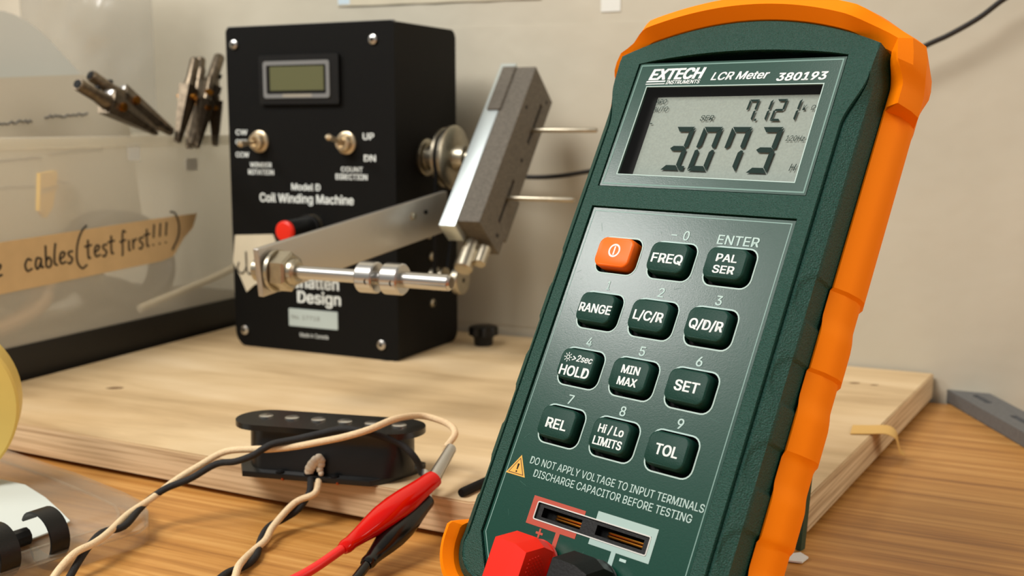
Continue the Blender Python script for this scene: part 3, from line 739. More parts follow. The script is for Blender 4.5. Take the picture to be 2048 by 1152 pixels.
for k in range(3):
    c = V((-142.9, 330.5, 9.6))-off-ra*(16.5*k); mb = MB(); vs = []; fs = []; m_ = 26
    for i in range(m_+1):
        a = math.radians(150-290*i/m_); wd = 3.2*(1 if i > 4 else .75+.06*i)*(1 if i < m_-5 else .3+.14*(m_-i))
        for (rr, ss) in ((7.6, -1), (7.6, 1), (8.3, 1), (8.3, -1)):
            vs.append(c+rp*(math.cos(a)*rr)+ez*(math.sin(a)*rr)+ra*ss*wd)
    for i in range(m_):
        for j in range(4): fs.append((i*4+j, i*4+(j+1) % 4, (i+1)*4+(j+1) % 4, (i+1)*4+j))
    fs += [(0, 1, 2, 3), (m_*4+3, m_*4+2, m_*4+1, m_*4)]
    mb.add(vs, fs, BLACKP); part(mb, 'comb_ring', nb)

# ------------------------------------------------------------------ guitar pickup
pa, pb = V((.970, -.243, 0)), V((.243, .970, 0)); PC = V((-62.6, 381, 14))
pk = thing('guitar_pickup', 'black single-coil guitar pickup lying on the front edge of the board', 'pickup', PC, basis(pa, pb, ez))
def oval(hl, hw, n=20):
    o = []
    for sx in (1, -1):
        for k in range(n+1):
            a = math.radians(-90+180*k/n) if sx > 0 else math.radians(90+180*k/n)
            o.append((sx*(hl-hw)+hw*math.cos(a), hw*math.sin(a)))
    return o
mb = MB(); mb.prism([(-27.5, -13.6), (19, -13.6), (24, -8), (30, 4), (30.5, 11), (26, 13), (-28, 13), (-34, 8), (-34, -2)], .2, 2.2, FIBRE, bev=.3); base_ = part(mb, 'bottom_plate', pk)
mb = MB(); mb.prism([(p[0]-.8, p[1]+.3) for p in oval(34.5, 10.6)], 15.6, 17.6, FIBRE, bev=.4); part(mb, 'top_plate', pk)
mb = MB(); m_ = 10; vs = []; fs = []; n_ = len(oval(1, 1))
for i in range(m_+1):
    u_ = i/m_; z = 2.2+13.4*u_; bul = max(0., 1-u_*1.35)**.8
    for p in oval(29.8, 8.2):
        fr = -p[1]/8.2 if p[1] < 0 else 0
        vs.append((p[0]*(1-.0*bul), p[1]-fr*bul*3.6*max(0, 1-(p[0]/34)**2), z))
for i in range(m_):
    for k in range(n_): fs.append((i*n_+k, i*n_+(k+1) % n_, (i+1)*n_+(k+1) % n_, (i+1)*n_+k))
mb.add(vs, fs, COIL); part(mb, 'coil', pk)
for k in range(6):
    x = -25.3+9.95*k+ .2; mb = MB(); mb.lathe((x, 1.0-.35*k*.3, 15), (0, 0, 1), [(0, 2.6), (3.1, 2.6), (3.3, 2.3)], STEEL, 20); part(mb, 'pole_piece', pk)
mb = MB()
bl = [((-3.4, -12, 3.2), 1.6), ((-3, -11.9, 4.4), 1.8), ((-2.2, -11.7, 5.6), 1.9), ((-1.2, -11.4, 6.8), 1.9), ((0, -11.2, 7.8), 1.7), ((.6, -11.2, 7.2), 1.6), ((.8, -11.5, 5.8), 1.4), ((.6, -12.0, 4.2), 1.2), ((1.2, -12.4, 3.0), 1.0)]
for (p, r) in bl:
    b_ = bmesh.new(); bmesh.ops.create_icosphere(b_, subdivisions=2, radius=r)
    for v in b_.verts: v.co = v.co*(1+.15*noise.noise(v.co*1.7))+V(p)
    mb.bm(b_, WAX)
part(mb, 'wax_blob', pk)
for x in (-14, -3.5, 6):
    mb = MB(); mb.lathe((x, -12.2, 2.1), (0, 0, 1), [(0, 1.6), (.5, 1.5), (.9, .7)], BLACKM, 14); mb.lathe((x+1.5, -13.1, .4), (0, -1, 0), [(0, .7), (.9, .4)], COPPER, 8); part(mb, 'eyelet', pk)
def wire(mb, pts, r, m, n=8): mb.tube(crom(pts, 5), r, m, n)
def wpk(pts):
    return [V(((V(p)-PC).dot(pa), (V(p)-PC).dot(pb), p[2]-14)) for p in pts]
W1 = [(-22.0, 368.0, 26.6), (-20.8, 368.5, 28.0), (-19.2, 370.0, 30.4), (-20.6, 374.0, 31.9), (-24.7, 377.0, 33.2), (-31.6, 378.0, 34.6), (-38.9, 367.0, 36.4), (-46.7, 361.5, 34.4), (-54.9, 361.0, 32.0), (-63.4, 362.2, 29.9), (-72.3, 365.0, 27.5), (-80.9, 366.0, 26.3), (-85.8, 367.0, 26.0), (-96.7, 370.0, 24.3), (-105.5, 370.0, 19.6), (-113.4, 367.0, 15.1), (-119.8, 361.9, 10.6), (-124.5, 352.3, 8.6), (-125.0, 335.1, 8.6), (-126.8, 326.9, 8.2), (-129.8, 320.3, 7.8), (-133.1, 314.7, 4.0), (-133.0, 307.5, 1.8)]
B1 = [(-30.4, 367.0, 17.5), (-31.1, 366.0, 20.8), (-33.2, 365.0, 24.7), (-37.6, 366.0, 28.2), (-45.2, 364.0, 31.9), (-50.4, 363.5, 33.3), (-55.3, 364.2, 33.7), (-59.1, 365.0, 33.1), (-63.5, 365.5, 31.9), (-67.8, 365.0, 31.0), (-72.3, 365.6, 29.8), (-79.3, 364.6, 28.6), (-82.6, 363.6, 27.1), (-86.3, 364.0, 24.7), (-92.7, 366.0, 22.0), (-99.7, 368.0, 20.5), (-108.1, 366.0, 16.0), (-115.3, 364.0, 13.5), (-120.6, 362.5, 10.2), (-122.4, 356.4, 8.6), (-122.7, 342.4, 8.0), (-127.2, 336.7, 8.2), (-127.5, 326.6, 8.0), (-129.0, 321.1, 5.0), (-129.5, 313.3, 2.2), (-129.2, 304.7, 1.5)]
B2 = [(-68.4, 370.5, 15.2), (-67.7, 366.3, 14.6), (-67.9, 364.0, 11.6), (-71.1, 361.0, 7.1), (-75.5, 358.5, 4.7), (-79.6, 354.2, 3.5), (-80.5, 346.5, 2.0), (-79.2, 334.0, 1.6), (-80.9, 326.2, 1.5), (-84.8, 320.9, 1.5), (-87.1, 311.6, 1.5)]
W2 = [(-65.7, 370.5, 15.0), (-65.1, 366.3, 14.2), (-65.9, 362.5, 11.9), (-72.2, 361.0, 9.3), (-77.5, 352.0, 4.6), (-78.2, 343.4, 3.2), (-80.9, 336.7, 2.0), (-81.5, 322.6, 3.4), (-81.4, 316.2, 2.0), (-81.1, 308.2, 1.5)]
for pts, m_, lb in ((W1, CLOTHW, 'cream cloth wire'), (B1, CLOTHB, 'black cloth wire'), (B2, CLOTHB, 'black cloth wire'), (W2, CLOTHW, 'cream cloth wire')):
    mb = MB(); wire(mb, wpk(pts), 1.15, m_, 10); o = part(mb, 'cloth_wire', pk, angle=180); o['label'] = lb
mb = MB()
for k in range(9):
    a = V((-22.2, 368.0, 26.8)); d_ = V((random.uniform(-1, 1), random.uniform(-1, 1), random.uniform(-.8, .6)))*1.7
    mb.tube([wpk([a])[0], wpk([a+d_*.5])[0], wpk([a+d_+V((0, 0, -.4))])[0]], .12, CLOTHW, 5)
part(mb, 'frayed_end', pk)['kind'] = 'stuff'

# ------------------------------------------------------------------ alligator clips with vinyl boots
def boot_clip(name, label, a, b, tip, cord, mB, mC, sc=1.):
    a, b, tip = V(a), V(b), V(tip); ax = (b-a).normalized(); L = (b-a).length
    t = thing(name, label, 'clip', (a.x, a.y, 0)); o = V((a.x, a.y, 0))
    n = 20; prof = [(0, 1.9), (.03, 2.3), (.07, 2.3), (.08, 2.2), (.18, 2.75), (.3, 3.6), (.42, 4.25), (.55, 4.45), (.68, 4.15), (.8, 3.6), (.9, 3.2), (.97, 3.1), (1., 2.85), (1.0, 2.2)]
    mb = MB(); mb.tube([a+ax*L*u_-o for u_, _ in prof], [r*sc for _, r in prof], mB, 24, flat=.82)
    part(mb, 'boot', t)
    jx = (tip-b).normalized(); jl = (tip-b).length; up = ex.cross(jx).normalized()
    for sg in (1, -1):
        mb = MB(); k = 8; vs = []; fs = []
        for i in range(k+1):
            u_ = i/k; c = b+jx*(jl*u_-1)-o; hw = 2.5-.5*u_; th = 2.3-.6*u_
            for j in range(9):
                an = PI*j/8; vs.append(c+ex*hw*math.cos(an)*.9+up*sg*(.15+th*math.sin(an)))
        for i in range(k):
            for j in range(9): fs.append((i*9+j, i*9+(j+1) % 9, (i+1)*9+(j+1) % 9, (i+1)*9+j))
        fs += [tuple(range(9)), tuple(range(k*9, k*9+9))]; mb.add(vs, fs, STEEL); part(mb, 'jaw', t)
    mb = MB(); mb.tube([p-o for p in crom([V(c) for c in cord]+[a+ax*2], 5)], 1.45, mC, 14); part(mb, 'lead', t)
    return t
boot_clip('test_clip', 'red vinyl-booted alligator clip gripping the cream pickup wire', (-50.2, 320.0, 9.3), (-25.0, 350.0, 21.3), (-19.9, 366.0, 27.2), [(-84, 285, 1.6), (-70.4, 303.0, 2.6), (-58.7, 311.0, 6.0)], RED, REDW, 1.1)
boot_clip('test_clip', 'black vinyl-booted alligator clip half hidden beneath the red one', (-43.0, 317.5, 5.4), (-27.5, 348.0, 14.8), (-28.5, 360.5, 20.5), [(-60, 285, 1.6), (-50, 300, 1.8), (-46, 309, 3.2)], BLKV, BLKV, 1.05)

# ------------------------------------------------------------------ LCR meter
MO = V((33.516, 285., 76.772)); mu, mv, mn = V((.711413, -.702774, 0)), V((.325592, .329595, .886204)), V((-.622801, -.630457, .463296))
RM = basis(mu, mv, mn); BO = V((0, -72, -20))          # local base of the meter
meter = thing('lcr_meter', 'dark green handheld meter in an orange rubber holster, leaning upright', 'meter', MO+RM@BO, RM)
def mpart(mb, name, parent=None, **k):
    if parent is None or parent is meter:
        for i in range(len(mb.v)): mb.v[i] = mb.v[i]-BO
        return mb.build(name, meter, **k)
    for i in range(len(mb.v)): mb.v[i] = mb.v[i]-BO
    return mb.build(name, parent, **k)

def sm(a, b, x): x = max(0, min(1, (x-a)/(b-a))); return x*x*(3-2*x)
# stations along the right half, bottom centre -> top centre: (face point, body point, kind weights)
SCAL = [20.0, -.6, -21.7, -42.6]
st = []
for k in range(8): st.append((('B'), (29*k/8, -70.8+.0*k), (26*k/8, -67.8)))
for k in range(13):
    a = math.radians(-90+90*k/12*.98); st.append(('C', (31+10*math.cos(a)*1.0, -60.8+10*math.sin(a)), (28.5+8*math.cos(a), -60+7.8*math.sin(a))))
v = -58.
while v < 86.:
    uf = 36.5+3.9*sm(64, 78.5, v); st.append(('S', (41, v), (uf+.5*sm(80, 86, v), v))); v += .9
for k in range(25):
    u_ = 41.*(1-(k/24)); vv = 95.8-8.8*(u_/41)**2; st.append(('T', (u_, vv), (u_*.985, vv-.45)))
def profile(s_):
    kind, B, F = s_; v = B[1]
    if kind == 'S': s = 1-sm(78, 86.5, v)*.93; g = 1.2*(1-sm(75, 80, v))
    elif kind == 'C': s = .9; g = .5
    elif kind == 'B': s = .9; g = .5
    else: s = .08; g = 0
    P = []
    fr = [(0, 0), (.04, -g), (.25, -g), (.29, -g*.55)]+[(.29+.66*j/7, -(g*.55)*(1-j/7)-2.7*s*(j/7)) for j in range(1, 8)]+[(1, -3.4*s-.1)]
    for (f, w) in fr:
        P.append([F[0]+(B[0]-F[0])*f, F[1]+(B[1]-F[1])*f, w])
    bm_ = max(abs(B[0])-36, 0)+8
    for w, i_ in ((-5, 0), (-7, 0), (-9, 0), (-12, 0), (-19, 1.5), (-25, 5), (-29, 10)):
        P.append([B[0]-math.copysign(i_, B[0])*(abs(B[0]) > 20), B[1]-(i_ if kind in 'TB' or kind == 'C' else 0)*(1 if B[1] > 0 else -1), min(w, P[-1][2]-.2)])
    if kind == 'S' and v < 30:
        for p in P[4:]:
            dep = 0
            for c in SCAL:
                yy = (v-c)/5.6; xx = (p[0]-41.4)/3.6 if p[2] > -3.6 else 0
                d_ = yy*yy+(xx*xx if p[0] < 41 else 0)
                if d_ < 1: dep = .55*min(1, (1-d_)*9)
            if p[2] > -3.3: p[2] -= dep*.7; p[0] -= dep*.3
            else: p[0] -= dep
    return P
half = [profile(s_) for s_ in st]; full = half+[[[-p[0], p[1], p[2]] for p in pr] for pr in half[-2:0:-1]]
np_ = len(full[0]); ns = len(full)
# face plate region with the two recesses
recU = [(-33.3, 44.8), (33.3, 44.8), (33.3, 84.0)]+[(33.3-66.6*k/14, 84.0+2.8*math.sin(PI*k/14)**.8) for k in range(1, 14)]+[(-33.3, 84.0)]
recK = [(-32.8, 38.7), (-32.8, -57), (-27, -66), (27, -66), (32.8, -57), (32.8, 38.7)]
mb = MB()
vs = [V(p) for pr in full for p in pr]; fs = []
for i in range(ns):
    i2 = (i+1) % ns
    for j in range(np_-1): fs.append((i*np_+j, i2*np_+j, i2*np_+j+1, i*np_+j+1))
fs.append(tuple(i*np_+np_-1 for i in range(ns)))
mb.add(vs, fs, GREEN)
mb.plate([tuple(pr[0][:2]) for pr in full], [recU, recK], -3.2, 0, GREEN)
# remove the outer skirt of the plate is harmless (inside body)
mb.prism(recU, -8.5, -8, DGREEN); mb.prism(recK, -3.4, -3.0, BLACKM)  # keypad recess floor blackened so the gaps round the buttons look shaded
mb.ring(recU, -.35, -8, -.9, DGREEN)
body = mpart(mb, 'body', angle=28)

# window plate, glass and LCD
mb = MB(); wo = [(-32.9, 45.1), (32.9, 45.1), (32.9, 83.6), (-32.9, 84.2)]; LO = [(-28.2, 48.7), (29.0, 48.3), (28.8, 76.2), (-28.1, 76.7)]
mb.plate(wo, [LO], -1.4, -.35, PANEL)
mb.plate(LO, [inset(LO, .25)], -.5, -.30, GREYP)
mb.plate(inset(wo, .55), [inset(wo, .95)], -.4, -.30, mat('bevel_line_green', (92, 132, 122), .4))
z = -.28
text(mb, 'EXTECH', -18.6, 80.4, 3.3, WHITEP, 18.6, z, bold=.036, shear=.25)
text(mb, 'INSTRUMENTS', -15.7, 77.75, 1.15, WHITEP, 11.6, z, bold=.02, shear=.2)
for (yy, hh) in ((78.15, .42), (77.35, .26)): mb.add([(-28.7, yy-hh/2, z), (-21.9, yy-hh/2, z), (-21.8, yy+hh/2, z), (-28.5, yy+hh/2, z)], [(0, 1, 2, 3)], WHITEP)
text(mb, 'LCR Meter', 2.7, 79.2, 2.3, WHITEP, 18.2, z, bold=.02, shear=.28)
text(mb, '380193', 21.7, 78.35, 2.2, WHITEP, 14.4, z, bold=.03, shear=.2)
win = mpart(mb, 'window_frame', body)
mb = MB(); mb.box((-32, 46, -4.6), (32, 78.8, -4.4), BLACKM); mb.plate([(-31.5, 46.5), (32, 46.5), (32, 78.3), (-31.5, 78.3)], [], -4.4, -4.25, BLACKM)
for (a, b) in (((-32, 46, -4.4), (-31.2, 78.8, -1.4)), ((31.4, 46, -4.4), (32, 78.8, -1.4)), ((-32, 78.2, -4.4), (32, 78.8, -1.4))): mb.box(a, b, BLACKM)
lcdp = [(-25.6, 47.5), (31.3, 47.5), (31.3, 75.0), (-25.6, 75.0)]
mb.plate(lcdp, [], -4.2, -4.0, LCDBG)
lcd = mpart(mb, 'lcd', body)
mb = MB(); ZS = -3.45
def seg7(cx, cy, w, h, t, ch, slant):
    on = {'0': 'abcdef', '1': 'bc', '2': 'abged', '3': 'abgcd', '7': 'abcf'}[ch]
    x0, x1, y0, ym, y1 = -w/2, w/2, -h/2, 0, h/2; g = t*.12; k = t*.5
    S = {'a': [(x0+g, y1), (x1-g, y1), (x1-t, y1-t), (x0+t, y1-t)], 'd': [(x0+g, y0), (x1-g, y0), (x1-t, y0+t), (x0+t, y0+t)],
         'f': [(x0, y1-g), (x0, ym+g+k*.4), (x0+k, ym+g), (x0+t, ym+k+g), (x0+t, y1-t-g)], 'e': [(x0, y0+g), (x0, ym-g-k*.4), (x0+k, ym-g), (x0+t, ym-k-g), (x0+t, y0+t+g)],
         'b': [(x1, y1-g), (x1, ym+g+k*.4), (x1-k, ym+g), (x1-t, ym+k+g), (x1-t, y1-t-g)], 'c': [(x1, y0+g), (x1, ym-g-k*.4), (x1-k, ym-g), (x1-t, ym-k-g), (x1-t, y0+t+g)],
         'g': [(x0+g+k*.5, ym), (x0+t, ym+k), (x1-t, ym+k), (x1-k*.7, ym), (x1-t, ym-k), (x0+t, ym-k)]}
    for c in on:
        p = S[c]; mb.prism([(cx+a+slant*b, cy+b) for a, b in p], ZS-.03, ZS, SEG)
for cx, ch in ((-12.5, '3'), (-3.35, '0'), (5.8, '7'), (15.3, '3')): seg7(cx, 58.7, 6.3, 13.3, 1.5, ch, .085)
mb.prism([(-9.9, 52.05), (-8.4, 52.05), (-8.3, 53.4), (-9.8, 53.4)], ZS-.03, ZS, SEG)
for cx, ch in ((7.3, '7'), (11.5, '1'), (15.8, '2'), (20.1, '1')): seg7(cx, 70.35, 3.1, 6.4, .62, ch, .085)
mb.prism([(9.2, 67.15), (9.8, 67.15), (9.85, 67.8), (9.25, 67.8)], ZS-.03, ZS, SEG)
for (s_, x_, y_, h_, w_) in (('APO', -23.6, 73.4, 1.5, 3.8), ('AUTO', -23.0, 71.0, 1.5, 5.2), ('SER', -6.0, 68.1, 1.6, 4.4), ('K', 23.2, 71.0, 1.5, 1.1), ('Ω', 25.7, 71.0, 1.4, 1.3), ('120Hz', 23.2, 62.2, 1.5, 5.6), ('H', 25.0, 54.0, 2.0, 1.8)):
    text(mb, s_, x_, y_, h_, SEG, w_, ZS, bold=.0, shear=.18)
mb.add([(-25, 66.2, ZS), (-24.2, 66.2, ZS), (-24.2, 66.5, ZS), (-25, 66.5, ZS)], [(0, 1, 2, 3)], SEG)
mpart(mb, 'lcd_segments', lcd)
mb = MB(); mb.plate(inset(LO, .1), [], -.75, -.55, GLASS); mpart(mb, 'window_glass', body, smooth=False)

# keypad panel with holes
cols, rows = (-17.9, 0, 17.9), (24.45, 8.15, -8.15, -24.45)
holes = [rrect(c+.0, r+.1, 13.9, 10.3, 2.6) for r in rows for c in cols]
slot = rrect(1.1, -47.1, 36.6, 4.6, .4, 2)
jackh = [[(x+4.9*math.cos(2*PI*k/20), -60+4.9*math.sin(2*PI*k/20)) for k in range(20)] for x in (-9.5, 9.5)]
kp = [(-32.4, 38.3), (-32.4, -56.8), (-26.7, -65.6), (26.7, -65.6), (32.4, -56.8), (32.4, 38.3)]
mb = MB(); mb.plate(kp, holes+[slot]+jackh, -1.8, -.55, PANEL)
mb.plate(inset(kp, .75), [inset(kp, 1.0)], -.6, -.50, mat('panel_line_print', (120, 156, 148), .4))
zz = -.49
for h_ in holes: 
    mb.plate([tuple(p) for p in inset(h_, -.38)], [h_], -.56, zz, GREYP)
KT = dict(m=GREYP, z=zz+.02, bold=.0)
for s_, x_, y_, h_, w_ in (('–', -1.9, 32.1, 2.3, 1.8), ('0', 2.0, 32.0, 2.6, None), ('ENTER', 18.0, 31.8, 2.5, 12.2), ('1', -17.9, 15.8, 2.5, None), ('2', -.1, 15.7, 2.5, None), ('3', 17.8, 15.6, 2.5, None), ('4', -18, -.6, 2.5, None), ('5', -.1, -.6, 2.5, None), ('6', 17.7, -.6, 2.5, None), ('7', -17.8, -16.9, 2.5, None), ('8', -.1, -16.9, 2.5, None), ('9', 17.8, -16.8, 2.5, None)):
    vs_, _ = text2d(s_, 0., 0, 1); w2 = w_ if w_ else 1.75
    if s_ == '1': w2 = 1.0
    text(mb, s_, x_, y_, h_, GREYP, w2, zz+.02, bold=.012)
text(mb, 'DO NOT APPLY VOLTAGE TO INPUT TERMINALS', 3.35, -35.0, 1.95, GREYP, 55.6, zz+.02, bold=.006)
text(mb, 'DISCHARGE CAPACITOR BEFORE TESTING', 3.45, -38.1, 1.95, GREYP, 50.6, zz+.02, bold=.006)
tri = lambda s: [(-28.0+s*3.55, -38.2-s*1.75-.1), (-28.0, -38.2+s*3.75), (-28.0-s*3.55, -38.2-s*1.75-.1)]
for s_, m_, d_ in ((1, YELP, 0), (.8, mat('sign_brown', (96, 62, 20), .5), .02), (.68, YELP, .04)): mb.add([(a, b, zz+d_) for a, b in tri(s_)], [(0, 1, 2)], m_)
mb.add([(-28.35, -36.9, zz+.06), (-27.65, -36.9, zz+.06), (-27.8, -38.5, zz+.06), (-28.2, -38.5, zz+.06), (-28.25, -38.8, zz+.06), (-27.75, -38.8, zz+.06), (-27.75, -39.25, zz+.06), (-28.25, -39.25, zz+.06)], [(0, 3, 2, 1), (4, 7, 6, 5)], BLACKM)
SOCKP = mat('pale_socket_print', (160, 186, 180), .5)
# red and white socket borders, + and - marks
def flat(pts, m, d=0.): mb.add([(a, b, zz+.01+d) for a, b in pts], [tuple(range(len(pts)))], m)
flat([(-19.2, -43.6), (-1.5, -43.6), (-1.5, -44.9), (-19.2, -44.9)], REDP); flat([(-19.2, -44.9), (-17.3, -44.9), (-17.3, -49.5), (-19.2, -49.5)], REDP)
flat([(-19.2, -49.5), (-2.2, -49.5), (-2.2, -51), (-19.2, -51)], REDP); flat([(-8.6, -51.0), (-7.2, -51.0), (-7.2, -56), (-8.6, -56)], REDP)
flat([(2.2, -42.6), (20.9, -42.6), (20.9, -44.7), (2.2, -44.7)], SOCKP); flat([(19.5, -44.7), (20.9, -44.7), (20.9, -49.5), (19.5, -49.5)], SOCKP)
flat([(2.2, -49.5), (20.9, -49.5), (20.9, -51), (2.2, -51)], SOCKP); flat([(9.6, -51.0), (11.0, -51.0), (11.0, -56), (9.6, -56)], SOCKP)
flat([(-14.9, -52.2), (-12.5, -52.2), (-12.5, -52.8), (-14.9, -52.8)], REDP); flat([(-14.0, -51.3), (-13.4, -51.3), (-13.4, -53.7), (-14.0, -53.7)], REDP, .01)
flat([(12.6, -51.8), (14.6, -51.8), (14.6, -52.5), (12.6, -52.5)], GREYP)
SCR = mat('scratch_line', (58, 112, 98), .5)
# hairline scratches on the glossy overlay
for _ in range(46):
    x_, y_, a_ = random.uniform(-31, 31), random.uniform(-56, 37), random.uniform(0, PI); l_ = random.uniform(.6, 3.2)
    if any(abs(x_-c) < 8.2 and abs(y_-r) < 6.4 for c in cols for r in rows): continue
    flat([(x_, y_), (x_+l_*math.cos(a_), y_+l_*math.sin(a_)), (x_+l_*math.cos(a_)-.05*math.sin(a_), y_+l_*math.sin(a_)+.05*math.cos(a_)), (x_-.05*math.sin(a_), y_+.05*math.cos(a_))], SCR, .005)
panel = mpart(mb, 'keypad_panel', body)

# buttons
labels = [['@'], [('FREQ', 0, 2.5, 9.7)], [('PAL', 1.7, 2.0, 6.0), ('SER', -1.4, 2.0, 6.2)],
          [('RANGE', .1, 2.4, 10.8)], [('L/C/R', .2, 2.5, 9.3)], [('Q/D/R', .1, 2.5, 9.8)],
          [('*', 2.1, 1.8, 9), ('HOLD', -1.6, 2.7, 9.9)], [('MIN', 1.7, 2.1, 5.6), ('MAX', -1.5, 2.1, 6.0)], [('SET', .3, 2.6, 7.0)],
          [('REL', 0, 2.6, 6.9)], [('Hi / Lo', 1.8, 2.1, 8.0), ('LIMITS', -1.5, 2.1, 9.0)], [('TOL', .2, 2.6, 6.6)]]
idx = 0
for r in rows:
    for c in cols:
        m_ = ORBTN if idx == 0 else BUTTON
        cy = r+.35; mb = MB(); lv = [(12.1, 8.7, 2.3, -3), (12.1, 8.7, 2.3, -.4), (12.0, 8.6, 2.3, 1.1), (11.7, 8.3, 2.2, 1.5), (11.1, 7.7, 2.0, 1.72)]
        vs = []; fs = []; q = 24
        for (w_, h_, rr, z_) in lv: vs += [(a, b, z_) for a, b in rrect(c-.35, cy, w_, h_, rr)]
        for i in range(len(lv)-1):
            for k in range(q): fs.append((i*q+k, i*q+(k+1) % q, (i+1)*q+(k+1) % q, (i+1)*q+k))
        fs.append(tuple(range((len(lv)-1)*q, len(lv)*q))); mb.add(vs, fs, m_)
        zt = 1.76
        for L in labels[idx]:
            if L == '@':
                cx_, cy_ = c-.2, r+.75
                o_ = [(cx_+1.95*math.cos(2*PI*k/32), cy_+1.95*math.sin(2*PI*k/32)) for k in range(32)]
                mb.plate(o_, [inset(o_, .5)], zt-.05, zt, WHITEP); mb.add([(cx_-.24, cy_-1.25, zt), (cx_+.24, cy_-1.25, zt), (cx_+.24, cy_+1.25, zt), (cx_-.24, cy_+1.25, zt)], [(0, 1, 2, 3)], WHITEP)
            elif L[0] == '*':
                cx_, cy_ = c-3.7, r+2.0
                o_ = [(cx_+.62*math.cos(2*PI*k/16), cy_+.62*math.sin(2*PI*k/16)) for k in range(16)]; mb.plate(o_, [inset(o_, .2)], zt-.05, zt, WHITEP)
                for k in range(8):
                    a = 2*PI*k/8; d_ = V((math.cos(a), math.sin(a), 0)); p_ = V((-d_.y, d_.x, 0))*.1; o = V((cx_, cy_, zt))
                    mb.add([o+d_*.8-p_, o+d_*1.35-p_, o+d_*1.35+p_, o+d_*.8+p_], [(0, 1, 2, 3)], WHITEP)
                text(mb, '>2sec', c+1.35, r+2.1, 1.75, WHITEP, 6.9, zt, bold=.015, shear=.15)
            else: text(mb, L[0], c-.1, r+L[1], L[2], WHITEP, L[3], zt, bold=.022)
        b_ = mpart(mb, 'button', body); b_['label'] = 'orange power button' if idx == 0 else 'dark green rubber button'
        idx += 1
# fixture socket with contacts
mb = MB(); so = rrect(1.1, -47.1, 36.2, 4.3, .3, 2); pk1 = [(-15.2, -48.4), (-2.0, -48.4), (-2.0, -45.9), (-15.2, -45.9)]; pk2 = [(2.9, -48.4), (17.6, -48.4), (17.6, -45.9), (2.9, -45.9)]
mb.plate(so, [pk1, pk2], -3.0, -.9, BLACKP); mb.ring(rrect(1.1, -47.1, 36.9, 4.9, .5, 2), .3, -.6, -.35, mat('socket_rim_line', (205, 205, 200), .35)); mb.prism(so, -3.05, -3.0, BLACKM); sock = mpart(mb, 'component_socket', body)
for (x0, x1) in ((-11.5, -2.4), (5.8, 17.0)):
    mb = MB()
    for yy in (-47.7, -46.9): mb.tube([(x0, yy, -2.7), (x0+1, yy, -2.0), (x1, yy, -2.0)], .34, BRASS, 8)
    mpart(mb, 'contact', sock)
for x_ in (-9.5, 9.5):
    mb = MB(); mb.lathe((x_, -60, -3), (0, 0, 1), [(0, 4.9), (2.9, 4.9), (3.1, 4.5), (3.1, 2.6), (1, 2.4)], BLACKP, 28); mpart(mb, 'input_jack', body)

# holster
def hol(st_, i):
    kind, B, F = st_; v = B[1]
    S = [(.15, -10.4), (.7, -10.2), (3.2, -13.2), (4.5, -17), (4.3, -20.0), (1.0, -26.5), (-4, -32)]
    Hd = [(.25, -10.4), (1.0, -9.8), (4.8, -7.6), (6.5, -12), (7.0, -15.5), (2, -25), (-3, -32)]
    T = [(.35, -3), (.4, 0), (2.6, 4.2), (6.6, 2.2), (9.0, -6), (6.5, -24), (0, -32)]
    Bt = [(.3, -5), (.35, -1), (1.8, 2.0), (3.6, 1.0), (4.8, -5), (0.0, -24), (-10, -31)]
    mixf = lambda A, C, t: [(a[0]*(1-t)+c[0]*t, a[1]*(1-t)+c[1]*t) for a, c in zip(A, C)]
    if kind == 'T': return mixf(mixf(Hd, T, .45), T, sm(41, 30, B[0]) if B[0] < 41 else 0)
    if kind in 'BC': return Bt
    if v > 73.5: return mixf(mixf(S, Hd, sm(73.2, 74.4, v)), mixf(Hd, T, .45), sm(79, 86, v))
    if v < -52: return mixf(S, Bt, sm(-52, -58, v))
    P = S
    dep = 0
    if v < 30:
        for c in SCAL:
            x = (v-c)/5.6
            if -1.15 < x < 1: dep = max(dep, sm(1.0, .86, x)*sm(-1.15, -.2, x))
    return [(max(.12, P[0][0]-.0), P[0][1])]+[(p[0]-dep*.75 if 0 < k < 6 else p[0], p[1]) for k, p in list(enumerate(P))[1:]]
nst = len(st); hs = []
def norm_(i):
    a = V(st[max(i-2, 0)][1]); b = V(st[min(i+2, nst-1)][1]); d_ = (b-a).normalized(); return V((d_.y, -d_.x))
ex_st = []
for i in range(nst):
    n_ = norm_(i); B = V(st[i][1])
    if st[i][0] == 'B' : n_ = V((0, -1))
    if st[i][0] == 'S' and -54 < B.y < 82: n_ = V((1, 0))
    if i == nst-1: n_ = V((0, 1))
    hs.append([(B.x+n_.x*o, B.y+n_.y*o, w_) for o, w_ in hol(st[i], i)])
full = hs+[[(-p[0], p[1], p[2]) for p in pr] for pr in hs[-2:0:-1]]
mb = MB(); npr = len(full[0]); nf = len(full); vs = [p for pr in full for p in pr]; fs = []
for i in range(nf):
    i2 = (i+1) % nf
    for j in range(npr-1): fs.append((i*npr+j, i2*npr+j, i2*npr+j+1, i*npr+j+1))
fs.append(tuple(i*npr+npr-1 for i in range(nf)))
mb.add(vs, fs, ORANGE); hol_o = mpart(mb, 'holster', angle=24)

